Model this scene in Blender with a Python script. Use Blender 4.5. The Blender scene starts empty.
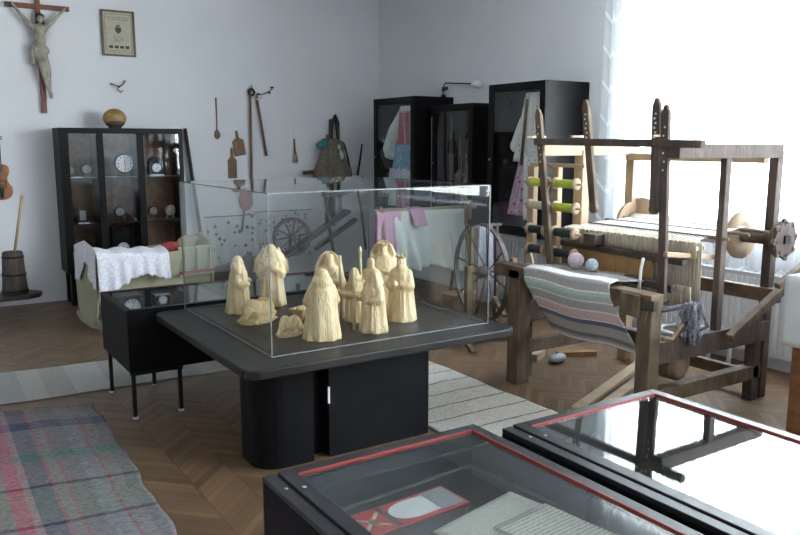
import bpy, bmesh, math, random
from mathutils import Vector, Matrix, Quaternion
random.seed(4)
sc = bpy.context.scene
COL = sc.collection
PI = math.pi

# ------------------------------------------------------------------ materials
def nt(name):
    m = bpy.data.materials.new(name); m.use_nodes = True
    n = m.node_tree.nodes; l = m.node_tree.links
    return m, n, l, n['Principled BSDF']

def N(n, t, **k):
    x = n.new(t)
    for a, b in k.items():
        if a.startswith('i_'):
            x.inputs[int(a[2:])].default_value = b
        else: setattr(x, a, b)
    return x

def c4(c): return (c[0], c[1], c[2], 1)

def mat(name, c1, c2=None, scale=6, stretch=(1, 1, 1), rough=.6, metal=0, bump=0, bscale=None, spec=.5, detail=4, sheen=0):
    m, n, l, p = nt(name)
    p.inputs['Roughness'].default_value = rough
    p.inputs['Metallic'].default_value = metal
    p.inputs['Specular IOR Level'].default_value = spec
    if sheen: p.inputs['Sheen Weight'].default_value = sheen
    tc = N(n, 'ShaderNodeTexCoord')
    mp = N(n, 'ShaderNodeMapping'); mp.inputs['Scale'].default_value = stretch
    l.new(tc.outputs['Object'], mp.inputs[0])
    no = N(n, 'ShaderNodeTexNoise'); no.inputs['Scale'].default_value = scale; no.inputs['Detail'].default_value = detail
    l.new(mp.outputs[0], no.inputs['Vector'])
    r = N(n, 'ShaderNodeValToRGB')
    c2 = c2 or tuple(v * .85 for v in c1)
    r.color_ramp.elements[0].color = c4(c2); r.color_ramp.elements[1].color = c4(c1)
    r.color_ramp.elements[0].position = .35; r.color_ramp.elements[1].position = .65
    l.new(no.outputs['Fac'], r.inputs[0]); l.new(r.outputs[0], p.inputs['Base Color'])
    if bump:
        nb = N(n, 'ShaderNodeTexNoise'); nb.inputs['Scale'].default_value = bscale or scale * 3; nb.inputs['Detail'].default_value = 5
        l.new(mp.outputs[0], nb.inputs['Vector'])
        b = N(n, 'ShaderNodeBump'); b.inputs['Strength'].default_value = bump; b.inputs['Distance'].default_value = .01
        l.new(nb.outputs['Fac'], b.inputs['Height']); l.new(b.outputs[0], p.inputs['Normal'])
    return m

def ramp_const(n, stops):
    r = N(n, 'ShaderNodeValToRGB'); cr = r.color_ramp; cr.interpolation = 'CONSTANT'
    cr.elements[0].position = stops[0][0]; cr.elements[0].color = c4(stops[0][1])
    cr.elements[1].position = stops[1][0]; cr.elements[1].color = c4(stops[1][1])
    for p_, c in stops[2:]:
        e = cr.elements.new(p_); e.color = c4(c)
    return r

def woven(name, ustops, vstops=None, urep=1, vrep=1, mixf=.5, weave=160, rough=.9, noise=.5, alpha=None):
    """cloth whose stripes follow its UV map"""
    m, n, l, p = nt(name); p.inputs['Roughness'].default_value = rough
    p.inputs['Specular IOR Level'].default_value = .15
    uv = N(n, 'ShaderNodeUVMap'); sp = N(n, 'ShaderNodeSeparateXYZ'); l.new(uv.outputs[0], sp.inputs[0])
    tc = N(n, 'ShaderNodeTexCoord'); nz = N(n, 'ShaderNodeTexNoise'); nz.inputs['Scale'].default_value = 14
    l.new(tc.outputs['Object'], nz.inputs['Vector'])
    def axis(out, rep, stops):
        w = N(n, 'ShaderNodeMath', operation='MULTIPLY_ADD'); w.inputs[1].default_value = .006; l.new(nz.outputs['Fac'], w.inputs[0]); l.new(out, w.inputs[2])
        a = N(n, 'ShaderNodeMath', operation='MULTIPLY'); a.inputs[1].default_value = rep; l.new(w.outputs[0], a.inputs[0])
        f = N(n, 'ShaderNodeMath', operation='FRACT'); l.new(a.outputs[0], f.inputs[0])
        r = ramp_const(n, stops); l.new(f.outputs[0], r.inputs[0]); return r.outputs[0]
    col = axis(sp.outputs[0], urep, ustops)
    if vstops:
        cv = axis(sp.outputs[1], vrep, vstops)
        mx = N(n, 'ShaderNodeMix', data_type='RGBA'); mx.inputs[0].default_value = mixf
        l.new(col, mx.inputs[6]); l.new(cv, mx.inputs[7]); col = mx.outputs[2]
    n2 = N(n, 'ShaderNodeTexNoise'); n2.inputs['Scale'].default_value = weave*1.5; n2.inputs['Detail'].default_value = 2
    mp = N(n, 'ShaderNodeMapping'); mp.inputs['Scale'].default_value = (.3, 1, 1); l.new(tc.outputs['Object'], mp.inputs[0]); l.new(mp.outputs[0], n2.inputs['Vector'])
    r2 = N(n, 'ShaderNodeMapRange'); r2.inputs[1].default_value = .3; r2.inputs[2].default_value = .7; r2.inputs[3].default_value = 1 - noise; r2.inputs[4].default_value = 1.1
    l.new(n2.outputs['Fac'], r2.inputs[0])
    mm = N(n, 'ShaderNodeMix', data_type='RGBA', blend_type='MULTIPLY'); mm.inputs[0].default_value = 1
    l.new(col, mm.inputs[6]); l.new(r2.outputs[0], mm.inputs[7]); l.new(mm.outputs[2], p.inputs['Base Color'])
    b = N(n, 'ShaderNodeBump'); b.inputs['Strength'].default_value = .5; b.inputs['Distance'].default_value = .004
    l.new(n2.outputs['Fac'], b.inputs['Height']); l.new(b.outputs[0], p.inputs['Normal'])
    return m

def glass_mat(name, tint=(.93, .95, .94), f0=1.5, haze=0.0):
    m, n, l, p = nt(name)
    n.remove(p); out = n['Material Output']
    tr = N(n, 'ShaderNodeBsdfTransparent'); tr.inputs[0].default_value = c4(tint)
    gl = N(n, 'ShaderNodeBsdfGlossy'); gl.inputs['Roughness'].default_value = .012; gl.inputs[0].default_value = (1, 1, 1, 1)
    fr = N(n, 'ShaderNodeFresnel'); fr.inputs[0].default_value = f0
    geo = N(n, 'ShaderNodeNewGeometry')
    # the same reflectance from either side of the sheet
    ior = N(n, 'ShaderNodeMapRange'); ior.inputs[3].default_value = f0; ior.inputs[4].default_value = 1 / f0
    l.new(geo.outputs['Backfacing'], ior.inputs[0]); l.new(ior.outputs[0], fr.inputs[0])
    mx = N(n, 'ShaderNodeMixShader'); l.new(fr.outputs[0], mx.inputs[0]); l.new(tr.outputs[0], mx.inputs[1]); l.new(gl.outputs[0], mx.inputs[2])
    s = mx.outputs[0]
    if haze:
        d = N(n, 'ShaderNodeBsdfDiffuse'); d.inputs[0].default_value = (.7, .75, .76, 1)
        m2 = N(n, 'ShaderNodeMixShader'); m2.inputs[0].default_value = haze
        l.new(s, m2.inputs[1]); l.new(d.outputs[0], m2.inputs[2]); s = m2.outputs[0]
    l.new(s, out.inputs[0])
    return m

def sheer_mat(name, dens=.55):
    m, n, l, p = nt(name); n.remove(p); out = n['Material Output']
    tr = N(n, 'ShaderNodeBsdfTransparent')
    tl = N(n, 'ShaderNodeBsdfTranslucent'); tl.inputs[0].default_value = (.9, .92, .93, 1)
    df = N(n, 'ShaderNodeBsdfDiffuse'); df.inputs[0].default_value = (.88, .9, .92, 1)
    a = N(n, 'ShaderNodeMixShader'); a.inputs[0].default_value = .45; l.new(tl.outputs[0], a.inputs[1]); l.new(df.outputs[0], a.inputs[2])
    uv = N(n, 'ShaderNodeUVMap'); sp = N(n, 'ShaderNodeSeparateXYZ'); l.new(uv.outputs[0], sp.inputs[0])
    def M(op, x, y=None, z=None):
        k = N(n, 'ShaderNodeMath', operation=op)
        for i, v in enumerate((x, y, z)):
            if v is None: continue
            if isinstance(v, (int, float)): k.inputs[i].default_value = v
            else: l.new(v, k.inputs[i])
        return k.outputs[0]
    tri = M('PINGPONG', M('MULTIPLY', sp.outputs[0], 24), 1.0)          # zig-zag across the width
    band = M('FRACT', M('MULTIPLY_ADD', sp.outputs[1], 9.0, M('MULTIPLY', tri, .32)))
    inb = M('LESS_THAN', band, .13)
    hem = M('LESS_THAN', M('FRACT', M('MULTIPLY', sp.outputs[0], 4)), .02)
    dd = M('MULTIPLY_ADD', M('MAXIMUM', inb, hem), .28, dens)
    mx = N(n, 'ShaderNodeMixShader'); l.new(dd, mx.inputs[0]); l.new(tr.outputs[0], mx.inputs[1]); l.new(a.outputs[0], mx.inputs[2])
    l.new(mx.outputs[0], out.inputs[0]); return m

def parquet_mat():
    m, n, l, p = nt('oak_parquet')
    tc = N(n, 'ShaderNodeTexCoord'); sp = N(n, 'ShaderNodeSeparateXYZ'); l.new(tc.outputs['Object'], sp.inputs[0])
    def M(op, x, y=None, z=None):
        k = N(n, 'ShaderNodeMath', operation=op)
        for i, v in enumerate((x, y, z)):
            if v is None: continue
            if isinstance(v, (int, float)): k.inputs[i].default_value = v
            else: l.new(v, k.inputs[i])
        return k.outputs[0]
    W = .22; pw = .06
    X, Y = sp.outputs[0], sp.outputs[1]
    fold = M('PINGPONG', X, W)
    v = M('DIVIDE', M('ADD', Y, fold), pw)
    ci = M('FLOOR', M('DIVIDE', X, W)); pi_ = M('FLOOR', v)
    cb = N(n, 'ShaderNodeCombineXYZ'); l.new(ci, cb.inputs[0]); l.new(pi_, cb.inputs[1])
    wn = N(n, 'ShaderNodeTexWhiteNoise', noise_dimensions='3D'); l.new(cb.outputs[0], wn.inputs['Vector'])
    nz = N(n, 'ShaderNodeTexNoise'); nz.inputs['Scale'].default_value = 9; nz.inputs['Detail'].default_value = 5; l.new(tc.outputs['Object'], nz.inputs['Vector'])
    big = N(n, 'ShaderNodeTexNoise'); big.inputs['Scale'].default_value = 1.1; l.new(tc.outputs['Object'], big.inputs['Vector'])
    t = M('ADD', M('MULTIPLY', wn.outputs['Value'], .45), M('ADD', M('MULTIPLY', nz.outputs['Fac'], .35), M('MULTIPLY', big.outputs['Fac'], .25)))
    r = N(n, 'ShaderNodeValToRGB'); l.new(t, r.inputs[0]); cr = r.color_ramp
    cr.elements[0].position = .2; cr.elements[0].color = (.095, .056, .032, 1)
    cr.elements[1].position = .95; cr.elements[1].color = (.235, .145, .078, 1)
    e = cr.elements.new(.55); e.color = (.15, .09, .048, 1)
    fv = M('FRACT', v); fx = M('FRACT', M('DIVIDE', X, W))
    gap = M('MAXIMUM', M('LESS_THAN', fv, .045), M('LESS_THAN', fx, .014))
    mx = N(n, 'ShaderNodeMix', data_type='RGBA'); l.new(gap, mx.inputs[0]); l.new(r.outputs[0], mx.inputs[6]); mx.inputs[7].default_value = (.035, .022, .012, 1)
    l.new(mx.outputs[2], p.inputs['Base Color'])
    rr = M('MULTIPLY_ADD', nz.outputs['Fac'], .25, .28); l.new(rr, p.inputs['Roughness'])
    b = N(n, 'ShaderNodeBump'); b.inputs['Strength'].default_value = .25; b.inputs['Distance'].default_value = .003
    l.new(M('ADD', M('SUBTRACT', 1, gap), M('MULTIPLY', nz.outputs['Fac'], .3)), b.inputs['Height']); l.new(b.outputs[0], p.inputs['Normal'])
    return m

def page_mat():
    m, n, l, p = nt('handwritten_paper'); p.inputs['Roughness'].default_value = .85
    uv = N(n, 'ShaderNodeUVMap'); sp = N(n, 'ShaderNodeSeparateXYZ'); l.new(uv.outputs[0], sp.inputs[0])
    def M(op, x, y=None, z=None):
        k = N(n, 'ShaderNodeMath', operation=op)
        for i, v in enumerate((x, y, z)):
            if v is None: continue
            if isinstance(v, (int, float)): k.inputs[i].default_value = v
            else: l.new(v, k.inputs[i])
        return k.outputs[0]
    mp = N(n, 'ShaderNodeMapping'); mp.inputs['Scale'].default_value = (90, 34, 1); l.new(uv.outputs[0], mp.inputs[0])
    nz = N(n, 'ShaderNodeTexNoise'); nz.inputs['Scale'].default_value = 1.2; nz.inputs['Detail'].default_value = 3; l.new(mp.outputs[0], nz.inputs['Vector'])
    row = M('LESS_THAN', M('FRACT', M('MULTIPLY_ADD', sp.outputs[1], 24, M('MULTIPLY', nz.outputs['Fac'], .5))), .6)
    ink = M('MULTIPLY', row, M('GREATER_THAN', nz.outputs['Fac'], .47))
    mx = N(n, 'ShaderNodeMix', data_type='RGBA'); l.new(M('MULTIPLY', ink, .75), mx.inputs[0])
    mx.inputs[6].default_value = (.62, .60, .52, 1); mx.inputs[7].default_value = (.13, .12, .11, 1)
    l.new(mx.outputs[2], p.inputs['Base Color']); return m

def floral_mat(name, base, spot, spot2, scale=18, size=.3, lace=False):
    m, n, l, p = nt(name); p.inputs['Roughness'].default_value = .9; p.inputs['Specular IOR Level'].default_value = .1
    tc = N(n, 'ShaderNodeTexCoord'); v = N(n, 'ShaderNodeTexVoronoi'); v.inputs['Scale'].default_value = scale
    l.new(tc.outputs['Object'], v.inputs['Vector'])
    lt = N(n, 'ShaderNodeMath', operation='LESS_THAN'); l.new(v.outputs['Distance'], lt.inputs[0]); lt.inputs[1].default_value = size
    sx = N(n, 'ShaderNodeSeparateColor'); l.new(v.outputs['Color'], sx.inputs[0])
    g = N(n, 'ShaderNodeMath', operation='GREATER_THAN'); l.new(sx.outputs[0], g.inputs[0]); g.inputs[1].default_value = .5
    m1 = N(n, 'ShaderNodeMix', data_type='RGBA'); l.new(g.outputs[0], m1.inputs[0]); m1.inputs[6].default_value = c4(spot); m1.inputs[7].default_value = c4(spot2)
    g2 = N(n, 'ShaderNodeMath', operation='GREATER_THAN'); l.new(sx.outputs[1], g2.inputs[0]); g2.inputs[1].default_value = .35
    f = N(n, 'ShaderNodeMath', operation='MULTIPLY'); l.new(lt.outputs[0], f.inputs[0]); l.new(g2.outputs[0], f.inputs[1])
    m2 = N(n, 'ShaderNodeMix', data_type='RGBA'); l.new(f.outputs[0], m2.inputs[0]); m2.inputs[6].default_value = c4(base); l.new(m1.outputs[2], m2.inputs[7])
    l.new(m2.outputs[2], p.inputs['Base Color']); return m

M = {}
M['wall'] = mat('wall_plaster', (.71, .72, .75), (.68, .69, .725), 1.5, rough=.9, bump=.12, bscale=30, spec=.2)
M['ceil'] = mat('ceiling_plaster', (.72, .73, .75), None, 1.2, rough=.95, spec=.1)
M['parquet'] = parquet_mat()
M['black'] = mat('black_lacquered_board', (.006, .006, .007), (.004, .004, .005), 5, rough=.4, bump=.05, bscale=60, spec=.12)
M['blackmat'] = mat('matt_black_board', (.007, .007, .008), (.005, .005, .006), 5, rough=.5, bump=.05, bscale=70, spec=.12)
M['blacktop'] = mat('dark_stained_table_top', (.026, .024, .023), (.016, .015, .014), 3, stretch=(1, 9, 1), rough=.42, bump=.04, bscale=40, spec=.16)
M['inlay'] = mat('brown_black_display_board', (.040, .031, .026), (.026, .020, .017), 4, stretch=(1, 12, 1), rough=.42, spec=.2)
M['lining'] = mat('grey_blue_case_lining', (.060, .078, .086), (.048, .064, .072), 30, rough=.9)
M['case_metal'] = mat('painted_grey_frame', (.022, .022, .026), (.016, .016, .019), 12, rough=.3, spec=.3)
M['red'] = mat('red_trim', (.24, .025, .02), (.18, .02, .015), 9, rough=.5)
M['redpaper'] = mat('red_printed_card', (.50, .035, .04), (.42, .03, .035), 20, rough=.5)
M['white'] = mat('white_paint', (.72, .73, .74), (.68, .69, .70), 4, rough=.4)
M['rad'] = mat('white_radiator_enamel', (.66, .68, .71), (.62, .64, .68), 4, rough=.35)
M['whiteplastic'] = mat('white_plastic', (.6, .6, .58), None, 9, rough=.4)
M['glass'] = glass_mat('clear_case_glass', (.925, .945, .94), 1.27)
M['glasscab'] = glass_mat('cabinet_door_glass', (.92, .93, .94), 1.35)
M['glasstop'] = glass_mat('display_case_top_glass', (.88, .90, .90), 1.62)
M['glasswin'] = glass_mat('window_glass', (.95, .97, .97), 1.5)
M['edge'] = mat('green_glass_edge', (.20, .22, .22), (.12, .14, .14), 20, rough=.25)
M['edged'] = mat('dark_glass_edge', (.03, .032, .033), (.02, .022, .022), 20, rough=.3)
M['sheer'] = sheer_mat('sheer_lace_curtain', .5)
M['carved'] = mat('carved_lime_wood', (.80, .61, .38), (.58, .39, .20), 9, stretch=(1, 1, .35), rough=.36, bump=.8, bscale=40)
M['carved2'] = mat('carved_wood_darker', (.62, .45, .23), (.50, .34, .16), 9, stretch=(1, 1, .35), rough=.45, bump=.5, bscale=46)
M['carvedstaff'] = mat('carved_wood_staff', (.66, .54, .34), (.5, .4, .22), 12, stretch=(1, 1, .3), rough=.5)
M['oldwood'] = mat('weathered_loom_wood', (.155, .102, .062), (.07, .044, .027), 10, stretch=(1.2, 1.2, .5), rough=.7, bump=.5, bscale=40)
M['oldwood2'] = mat('brown_loom_wood', (.145, .09, .05), (.065, .038, .022), 9, stretch=(.7, 1, 1), rough=.62, bump=.5, bscale=36)
M['greywood'] = mat('grey_brown_loom_wood', (.095, .064, .05), (.05, .033, .027), 12, stretch=(1, 1, .4), rough=.7, bump=.5, bscale=40)
M['palewood'] = mat('pale_pine', (.42, .30, .19), (.33, .225, .135), 8, stretch=(1, 1, .4), rough=.6, bump=.2)
M['darkwood'] = mat('dark_brown_wood', (.062, .042, .030), (.030, .020, .015), 10, rough=.55, bump=.3)
M['midwood'] = mat('brown_utensil_wood', (.20, .115, .058), (.13, .07, .035), 14, rough=.6, bump=.25)
M['crosswood'] = mat('reddish_cross_wood', (.19, .058, .030), (.135, .038, .02), 10, stretch=(1, 1, .3), rough=.5)
M['ivory'] = mat('aged_painted_plaster_figure', (.36, .335, .27), (.22, .20, .15), 16, rough=.55, bump=.3, bscale=50)
M['hair'] = mat('dark_painted_hair', (.04, .03, .025), None, 40, rough=.7, bump=.5)
M['violin'] = mat('orange_brown_violin_varnish', (.36, .14, .045), (.24, .085, .03), 8, rough=.25)
M['churn'] = mat('churn_staves', (.10, .075, .058), (.055, .040, .032), 16, stretch=(2, 2, .3), rough=.7, bump=.5)
M['cradle'] = mat('grey_green_painted_wood', (.36, .355, .25), (.29, .285, .195), 4, rough=.55, bump=.15)
M['lace'] = mat('white_lace', (.80, .79, .84), (.62, .62, .68), 60, rough=.9, bump=.9, bscale=90, spec=.1)
M['sheet'] = mat('white_linen_sheet', (.62, .64, .64), (.56, .58, .58), 5, rough=.9, bump=.2, bscale=30, spec=.1)
M['pink'] = mat('pink_cloth', (.55, .30, .42), (.48, .25, .36), 8, rough=.9, spec=.1)
M['cork'] = mat('brown_felt_backing', (.21, .125, .075), (.14, .082, .05), 22, rough=.95, bump=.3, detail=8)
M['dial'] = mat('white_enamel_dial', (.78, .79, .77), (.72, .73, .71), 20, rough=.3)
M['dialold'] = mat('aged_dial', (.26, .25, .21), (.17, .16, .13), 30, rough=.4)
M['brass'] = mat('aged_brass', (.42, .30, .11), (.28, .19, .07), 20, rough=.35, metal=.8)
M['gourd'] = mat('golden_brown_gourd', (.34, .21, .065), (.20, .11, .035), 7, rough=.35, bump=.2)
M['iron'] = mat('black_iron', (.02, .02, .022), (.012, .012, .013), 20, rough=.45, metal=.5)
M['steel'] = mat('steel', (.5, .5, .52), None, 20, rough=.3, metal=.9)
M['leather'] = mat('dark_leather', (.030, .024, .020), (.018, .014, .012), 20, rough=.55, bump=.4)
M['sack'] = mat('brown_grey_sackcloth', (.19, .16, .125), (.12, .10, .08), 30, rough=.95, bump=.6, bscale=60)
M['teal'] = mat('teal_cloth', (.05, .20, .22), (.035, .15, .17), 20, rough=.9)
M['wool'] = mat('dark_raw_wool', (.050, .040, .033), (.028, .022, .018), 40, rough=1, bump=1, bscale=60)
M['warp'] = mat('unbleached_cotton_cords', (.60, .53, .42), (.40, .34, .26), 120, stretch=(1, 1, .05), rough=.9, bump=.6, bscale=120)
M['thread'] = mat('white_warp_thread', (.78, .76, .72), None, 40, rough=.9)
M['reed'] = mat('orange_brown_reed', (.36, .20, .075), (.22, .115, .04), 260, stretch=(.1, 1, .02), rough=.6)
M['yellow'] = mat('yellow_green_thread', (.46, .52, .06), (.34, .40, .04), 90, stretch=(1, .2, 1), rough=.8, bump=.4)
M['darkgreen'] = mat('dark_green_thread', (.03, .055, .05), (.02, .035, .03), 90, rough=.8, bump=.4)
M['darkthread'] = mat('black_thread', (.028, .03, .034), (.018, .018, .02), 90, rough=.8, bump=.4)
M['ragyarn'] = mat('grey_rag_yarn', (.30, .29, .34), (.14, .13, .17), 70, rough=.95, bump=1, bscale=90)
M['yarnball'] = mat('pale_pink_blue_yarn', (.58, .56, .62), (.42, .44, .52), 45, rough=.95, bump=1, bscale=70)
M['yarnblue'] = mat('pale_blue_yarn', (.52, .58, .64), (.40, .46, .54), 45, rough=.95, bump=1, bscale=70)
M['yarnpink'] = mat('pink_white_yarn', (.66, .54, .58), (.48, .40, .46), 45, rough=.95, bump=1, bscale=70)
M['orangewood'] = mat('orange_brown_chest_wood', (.26, .105, .04), (.17, .065, .025), 6, stretch=(1, 1, 5), rough=.45)
M['page'] = page_mat()
M['paper'] = mat('cream_paper', (.46, .44, .34), (.40, .38, .29), 20, rough=.8)
M['whitepaper'] = mat('white_paper', (.70, .71, .70), None, 20, rough=.7)
M['ink'] = mat('dark_print', (.05, .05, .05), None, 20, rough=.8)
M['greycard'] = mat('grey_card', (.28, .30, .31), None, 20, rough=.5)
M['frame'] = mat('brown_picture_frame', (.13, .07, .035), (.09, .05, .025), 30, rough=.4)
M['straw'] = mat('dry_straw', (.36, .31, .20), (.24, .20, .12), 60, rough=.9, bump=.6)
M['embroid'] = floral_mat('embroidered_cloth', (.56, .58, .60), (.03, .03, .06), (.32, .05, .08), 12, .27)
M['embroid2'] = floral_mat('pink_flower_embroidery', (.56, .56, .60), (.50, .12, .22), (.04, .05, .10), 17, .3)
M['shawl'] = floral_mat('dotted_white_lace', (.82, .82, .78), (.32, .32, .33), (.12, .10, .10), 34, .2)
M['pinkfloral'] = floral_mat('pink_floral_skirt', (.60, .44, .52), (.55, .10, .26), (.66, .64, .66), 26, .42)
M['bluefloral'] = floral_mat('blue_patterned_apron', (.22, .40, .56), (.46, .60, .68), (.12, .26, .42), 30, .36)
M['vest'] = woven('red_striped_bodice', [(0, (.55, .12, .16)), (.3, (.66, .42, .38)), (.45, (.50, .08, .13)), (.7, (.62, .50, .40)), (.82, (.56, .16, .26))], urep=3, weave=60, noise=.45)
M['skirt'] = woven('pink_striped_skirt', [(0, (.58, .34, .38)), (.4, (.60, .16, .20)), (.55, (.6, .45, .45)), (.8, (.55, .20, .26))], urep=5, weave=200, noise=.3)
M['blouse'] = mat('white_blouse_linen', (.80, .83, .80), (.66, .70, .68), 30, rough=.9, bump=.5)
M['redcloth'] = mat('dark_red_felt', (.30, .045, .035), (.20, .03, .025), 20, rough=.9)
g_, b_, p_, gr_ = (.47, .45, .455), (.17, .175, .25), (.74, .53, .54), (.50, .60, .55)
w_ = (.88, .85, .84)
M['ragcloth'] = woven('striped_rag_cloth', [(0, w_), (.11, g_), (.235, w_), (.255, gr_), (.37, w_), (.39, g_), (.50, w_), (.52, p_), (.64, w_), (.655, b_), (.72, g_), (.80, (.52, .47, .47)), (.86, (.24, .23, .25)), (.92, g_), (.96, w_)], weave=110, noise=.35)
M['ragtop'] = woven('striped_rag_cloth_top', [(0, (.34, .33, .31)), (.3, (.44, .40, .38)), (.4, (.26, .25, .25)), (.6, (.38, .37, .35)), (.8, (.5, .47, .45))], urep=2, weave=70, noise=.55)
gB, gA, bl, pk = (.25, .225, .215), (.185, .18, .19), (.095, .105, .15), (.36, .10, .14)
M['plaid'] = woven('plaid_rag_rug', [(0, gB), (.13, pk), (.145, gA), (.26, pk), (.275, bl), (.36, gB), (.43, (.50, .10, .17)), (.50, (.38, .24, .26)), (.53, bl), (.62, pk), (.635, gB), (.68, pk), (.695, gA), (.78, (.24, .25, .27)), (.86, pk), (.875, gB), (.93, gA)],
                  [(0, gB), (.07, (.30, .18, .20)), (.20, (.42, .13, .18)), (.24, (.24, .23, .24)), (.36, (.04, .03, .05)), (.372, (.22, .25, .20)), (.52, (.04, .03, .05)), (.535, (.27, .25, .24)), (.66, (.10, .27, .22)), (.70, (.27, .25, .26)), (.76, (.30, .29, .30)), (.85, (.10, .12, .20)), (.90, (.28, .26, .27)), (.96, gB)], mixf=.48, weave=95, noise=.45)
M['palerug'] = woven('pale_grey_runner', [(0, (.38, .38, .36)), (.1, (.42, .40, .37)), (.2, (.36, .37, .36)), (.33, (.44, .42, .40)), (.45, (.38, .36, .34)), (.6, (.42, .42, .41)), (.8, (.36, .35, .33))], urep=3, weave=120, noise=.25)
M['striperug'] = woven('cream_rug_with_dark_stripes', [(0, (.50, .465, .41)), (.91, (.16, .12, .11)), (.94, (.50, .47, .42))], urep=1, vstops=[(0, (.52, .485, .43)), (.90, (.10, .07, .07)), (.955, (.52, .48, .43))], vrep=16, mixf=1.0, weave=90, noise=.3)
M['outside'] = mat('pale_render', (.6, .6, .58), None, 3)

# ------------------------------------------------------------------ mesh builder
class MB:
    def __init__(s, off=(0, 0, 0)):
        s.bm = bmesh.new(); s.uv = s.bm.loops.layers.uv.new('UVMap'); s.off = Vector(off); s.mi = 0; s.sm = False
    def _new(s, verts, faces, smooth=None):
        vs = [s.bm.verts.new(v) for v in verts]; out = []
        for f in faces:
            try:
                q = s.bm.faces.new([vs[i] for i in f]); q.material_index = s.mi; q.smooth = s.sm if smooth is None else smooth; out.append(q)
            except ValueError: pass
        return vs, out
    def box(s, x0, x1, y0, y1, z0, z1, R=None, c=None):
        v = [Vector((x, y, z)) for z in (z0, z1) for y in (y0, y1) for x in (x0, x1)]
        if R is not None:
            c = Vector(c) if c is not None else Vector(((x0+x1)/2, (y0+y1)/2, (z0+z1)/2)); v = [R @ (a-c)+c for a in v]
        s._new(v, [(0, 2, 3, 1), (4, 5, 7, 6), (0, 1, 5, 4), (2, 6, 7, 3), (0, 4, 6, 2), (1, 3, 7, 5)]); return s
    def bar(s, p0, p1, w, d, up=(0, 0, 1), w1=None, d1=None):
        p0, p1 = Vector(p0), Vector(p1); a = (p1-p0).normalized(); u = Vector(up)
        if abs(a.dot(u)) > .98: u = Vector((0, 1, 0)) if abs(a.z) > .9 else Vector((0, 0, 1))
        b = a.cross(u).normalized(); u = b.cross(a)
        w1 = w1 or w; d1 = d1 or d
        v = []
        for p, ww, dd in ((p0, w, d), (p1, w1, d1)):
            for i, j in ((-1, -1), (1, -1), (1, 1), (-1, 1)): v.append(p+b*i*ww/2+u*j*dd/2)
        s._new(v, [(0, 1, 2, 3), (7, 6, 5, 4), (0, 4, 5, 1), (1, 5, 6, 2), (2, 6, 7, 3), (3, 7, 4, 0)]); return s
    def loft(s, rings, cap=True, smooth=True, closed=True):
        n = len(rings[0]); vs = []
        for r in rings: vs += list(r)
        f = []
        for i in range(len(rings)-1):
            for j in range(n if closed else n-1):
                k = (j+1) % n; f.append((i*n+j, i*n+k, (i+1)*n+k, (i+1)*n+j))
        V, F = s._new(vs, f, smooth)
        if cap and closed:
            for ring, rev in ((0, True), (len(rings)-1, False)):
                l = [V[ring*n+j] for j in range(n)]
                if rev: l.reverse()
                try:
                    q = s.bm.faces.new(l); q.material_index = s.mi
                except ValueError: pass
        return s
    def tube(s, pts, r, n=10, cap=True):
        pts = [Vector(p) for p in pts]; rr = r if isinstance(r, (list, tuple)) else [r]*len(pts)
        rings = []; u = None
        for i, p in enumerate(pts):
            t = (pts[min(i+1, len(pts)-1)]-pts[max(i-1, 0)]).normalized()
            if u is None:
                u = t.cross(Vector((0, 0, 1)));
                if u.length < .05: u = t.cross(Vector((0, 1, 0)))
            else: u = u-t*u.dot(t)
            u.normalize(); w = t.cross(u)
            rings.append([p+(u*math.cos(2*PI*k/n)+w*math.sin(2*PI*k/n))*rr[i] for k in range(n)])
        return s.loft(rings, cap)
    def cyl(s, p0, p1, r0, r1=None, n=16): return s.tube([p0, p1], [r0, r1 if r1 is not None else r0], n)
    def lathe(s, prof, o=(0, 0, 0), ax=(0, 0, 1), n=24, sx=1, sy=1):
        o = Vector(o); a = Vector(ax).normalized(); u = a.orthogonal().normalized() if abs(a.z) < .99 else Vector((1, 0, 0)); w = a.cross(u)
        rings = [[o+a*z+(u*math.cos(2*PI*k/n)*sx+w*math.sin(2*PI*k/n)*sy)*max(r, 1e-4) for k in range(n)] for r, z in prof]
        return s.loft(rings, True)
    def ell(s, c, r, R=None, nu=16, nv=10):
        c = Vector(c); rings = []
        for i in range(nv+1):
            t = PI*i/nv; t = min(max(t, .06), PI-.06)
            rings.append([c+((R or Matrix.Identity(3)) @ Vector((r[0]*math.sin(t)*math.cos(2*PI*k/nu), r[1]*math.sin(t)*math.sin(2*PI*k/nu), -r[2]*math.cos(t)))) for k in range(nu)])
        return s.loft(rings, True)
    def torus(s, c, ax, R, r, n=40, m=10, a0=0, a1=2*PI, sq=None):
        c = Vector(c); a = Vector(ax).normalized(); u = a.orthogonal().normalized(); w = a.cross(u)
        full = abs(a1-a0-2*PI) < 1e-4; cnt = n if full else n+1; rings = []
        for i in range(cnt):
            t = a0+(a1-a0)*i/n; d = u*math.cos(t)+w*math.sin(t)
            if sq:
                rings.append([c+d*(R+x)+a*y for x, y in ((-sq[0], -sq[1]), (sq[0], -sq[1]), (sq[0], sq[1]), (-sq[0], sq[1]))])
            else: rings.append([c+d*(R+r*math.cos(2*PI*k/m))+a*r*math.sin(2*PI*k/m) for k in range(m)])
        if full: rings.append(rings[0])
        return s.loft(rings, not full, smooth=not sq)
    def grid(s, fn, nu, nv, smooth=True):
        vs = [s.bm.verts.new(Vector(fn(i/nu, j/nv))) for j in range(nv+1) for i in range(nu+1)]
        for j in range(nv):
            for i in range(nu):
                ids = (j*(nu+1)+i, j*(nu+1)+i+1, (j+1)*(nu+1)+i+1, (j+1)*(nu+1)+i)
                f = s.bm.faces.new([vs[k] for k in ids]); f.smooth = smooth; f.material_index = s.mi
                for lp, k in zip(f.loops, ids): lp[s.uv].uv = ((k % (nu+1))/nu, (k//(nu+1))/nv)
        return s
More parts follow.
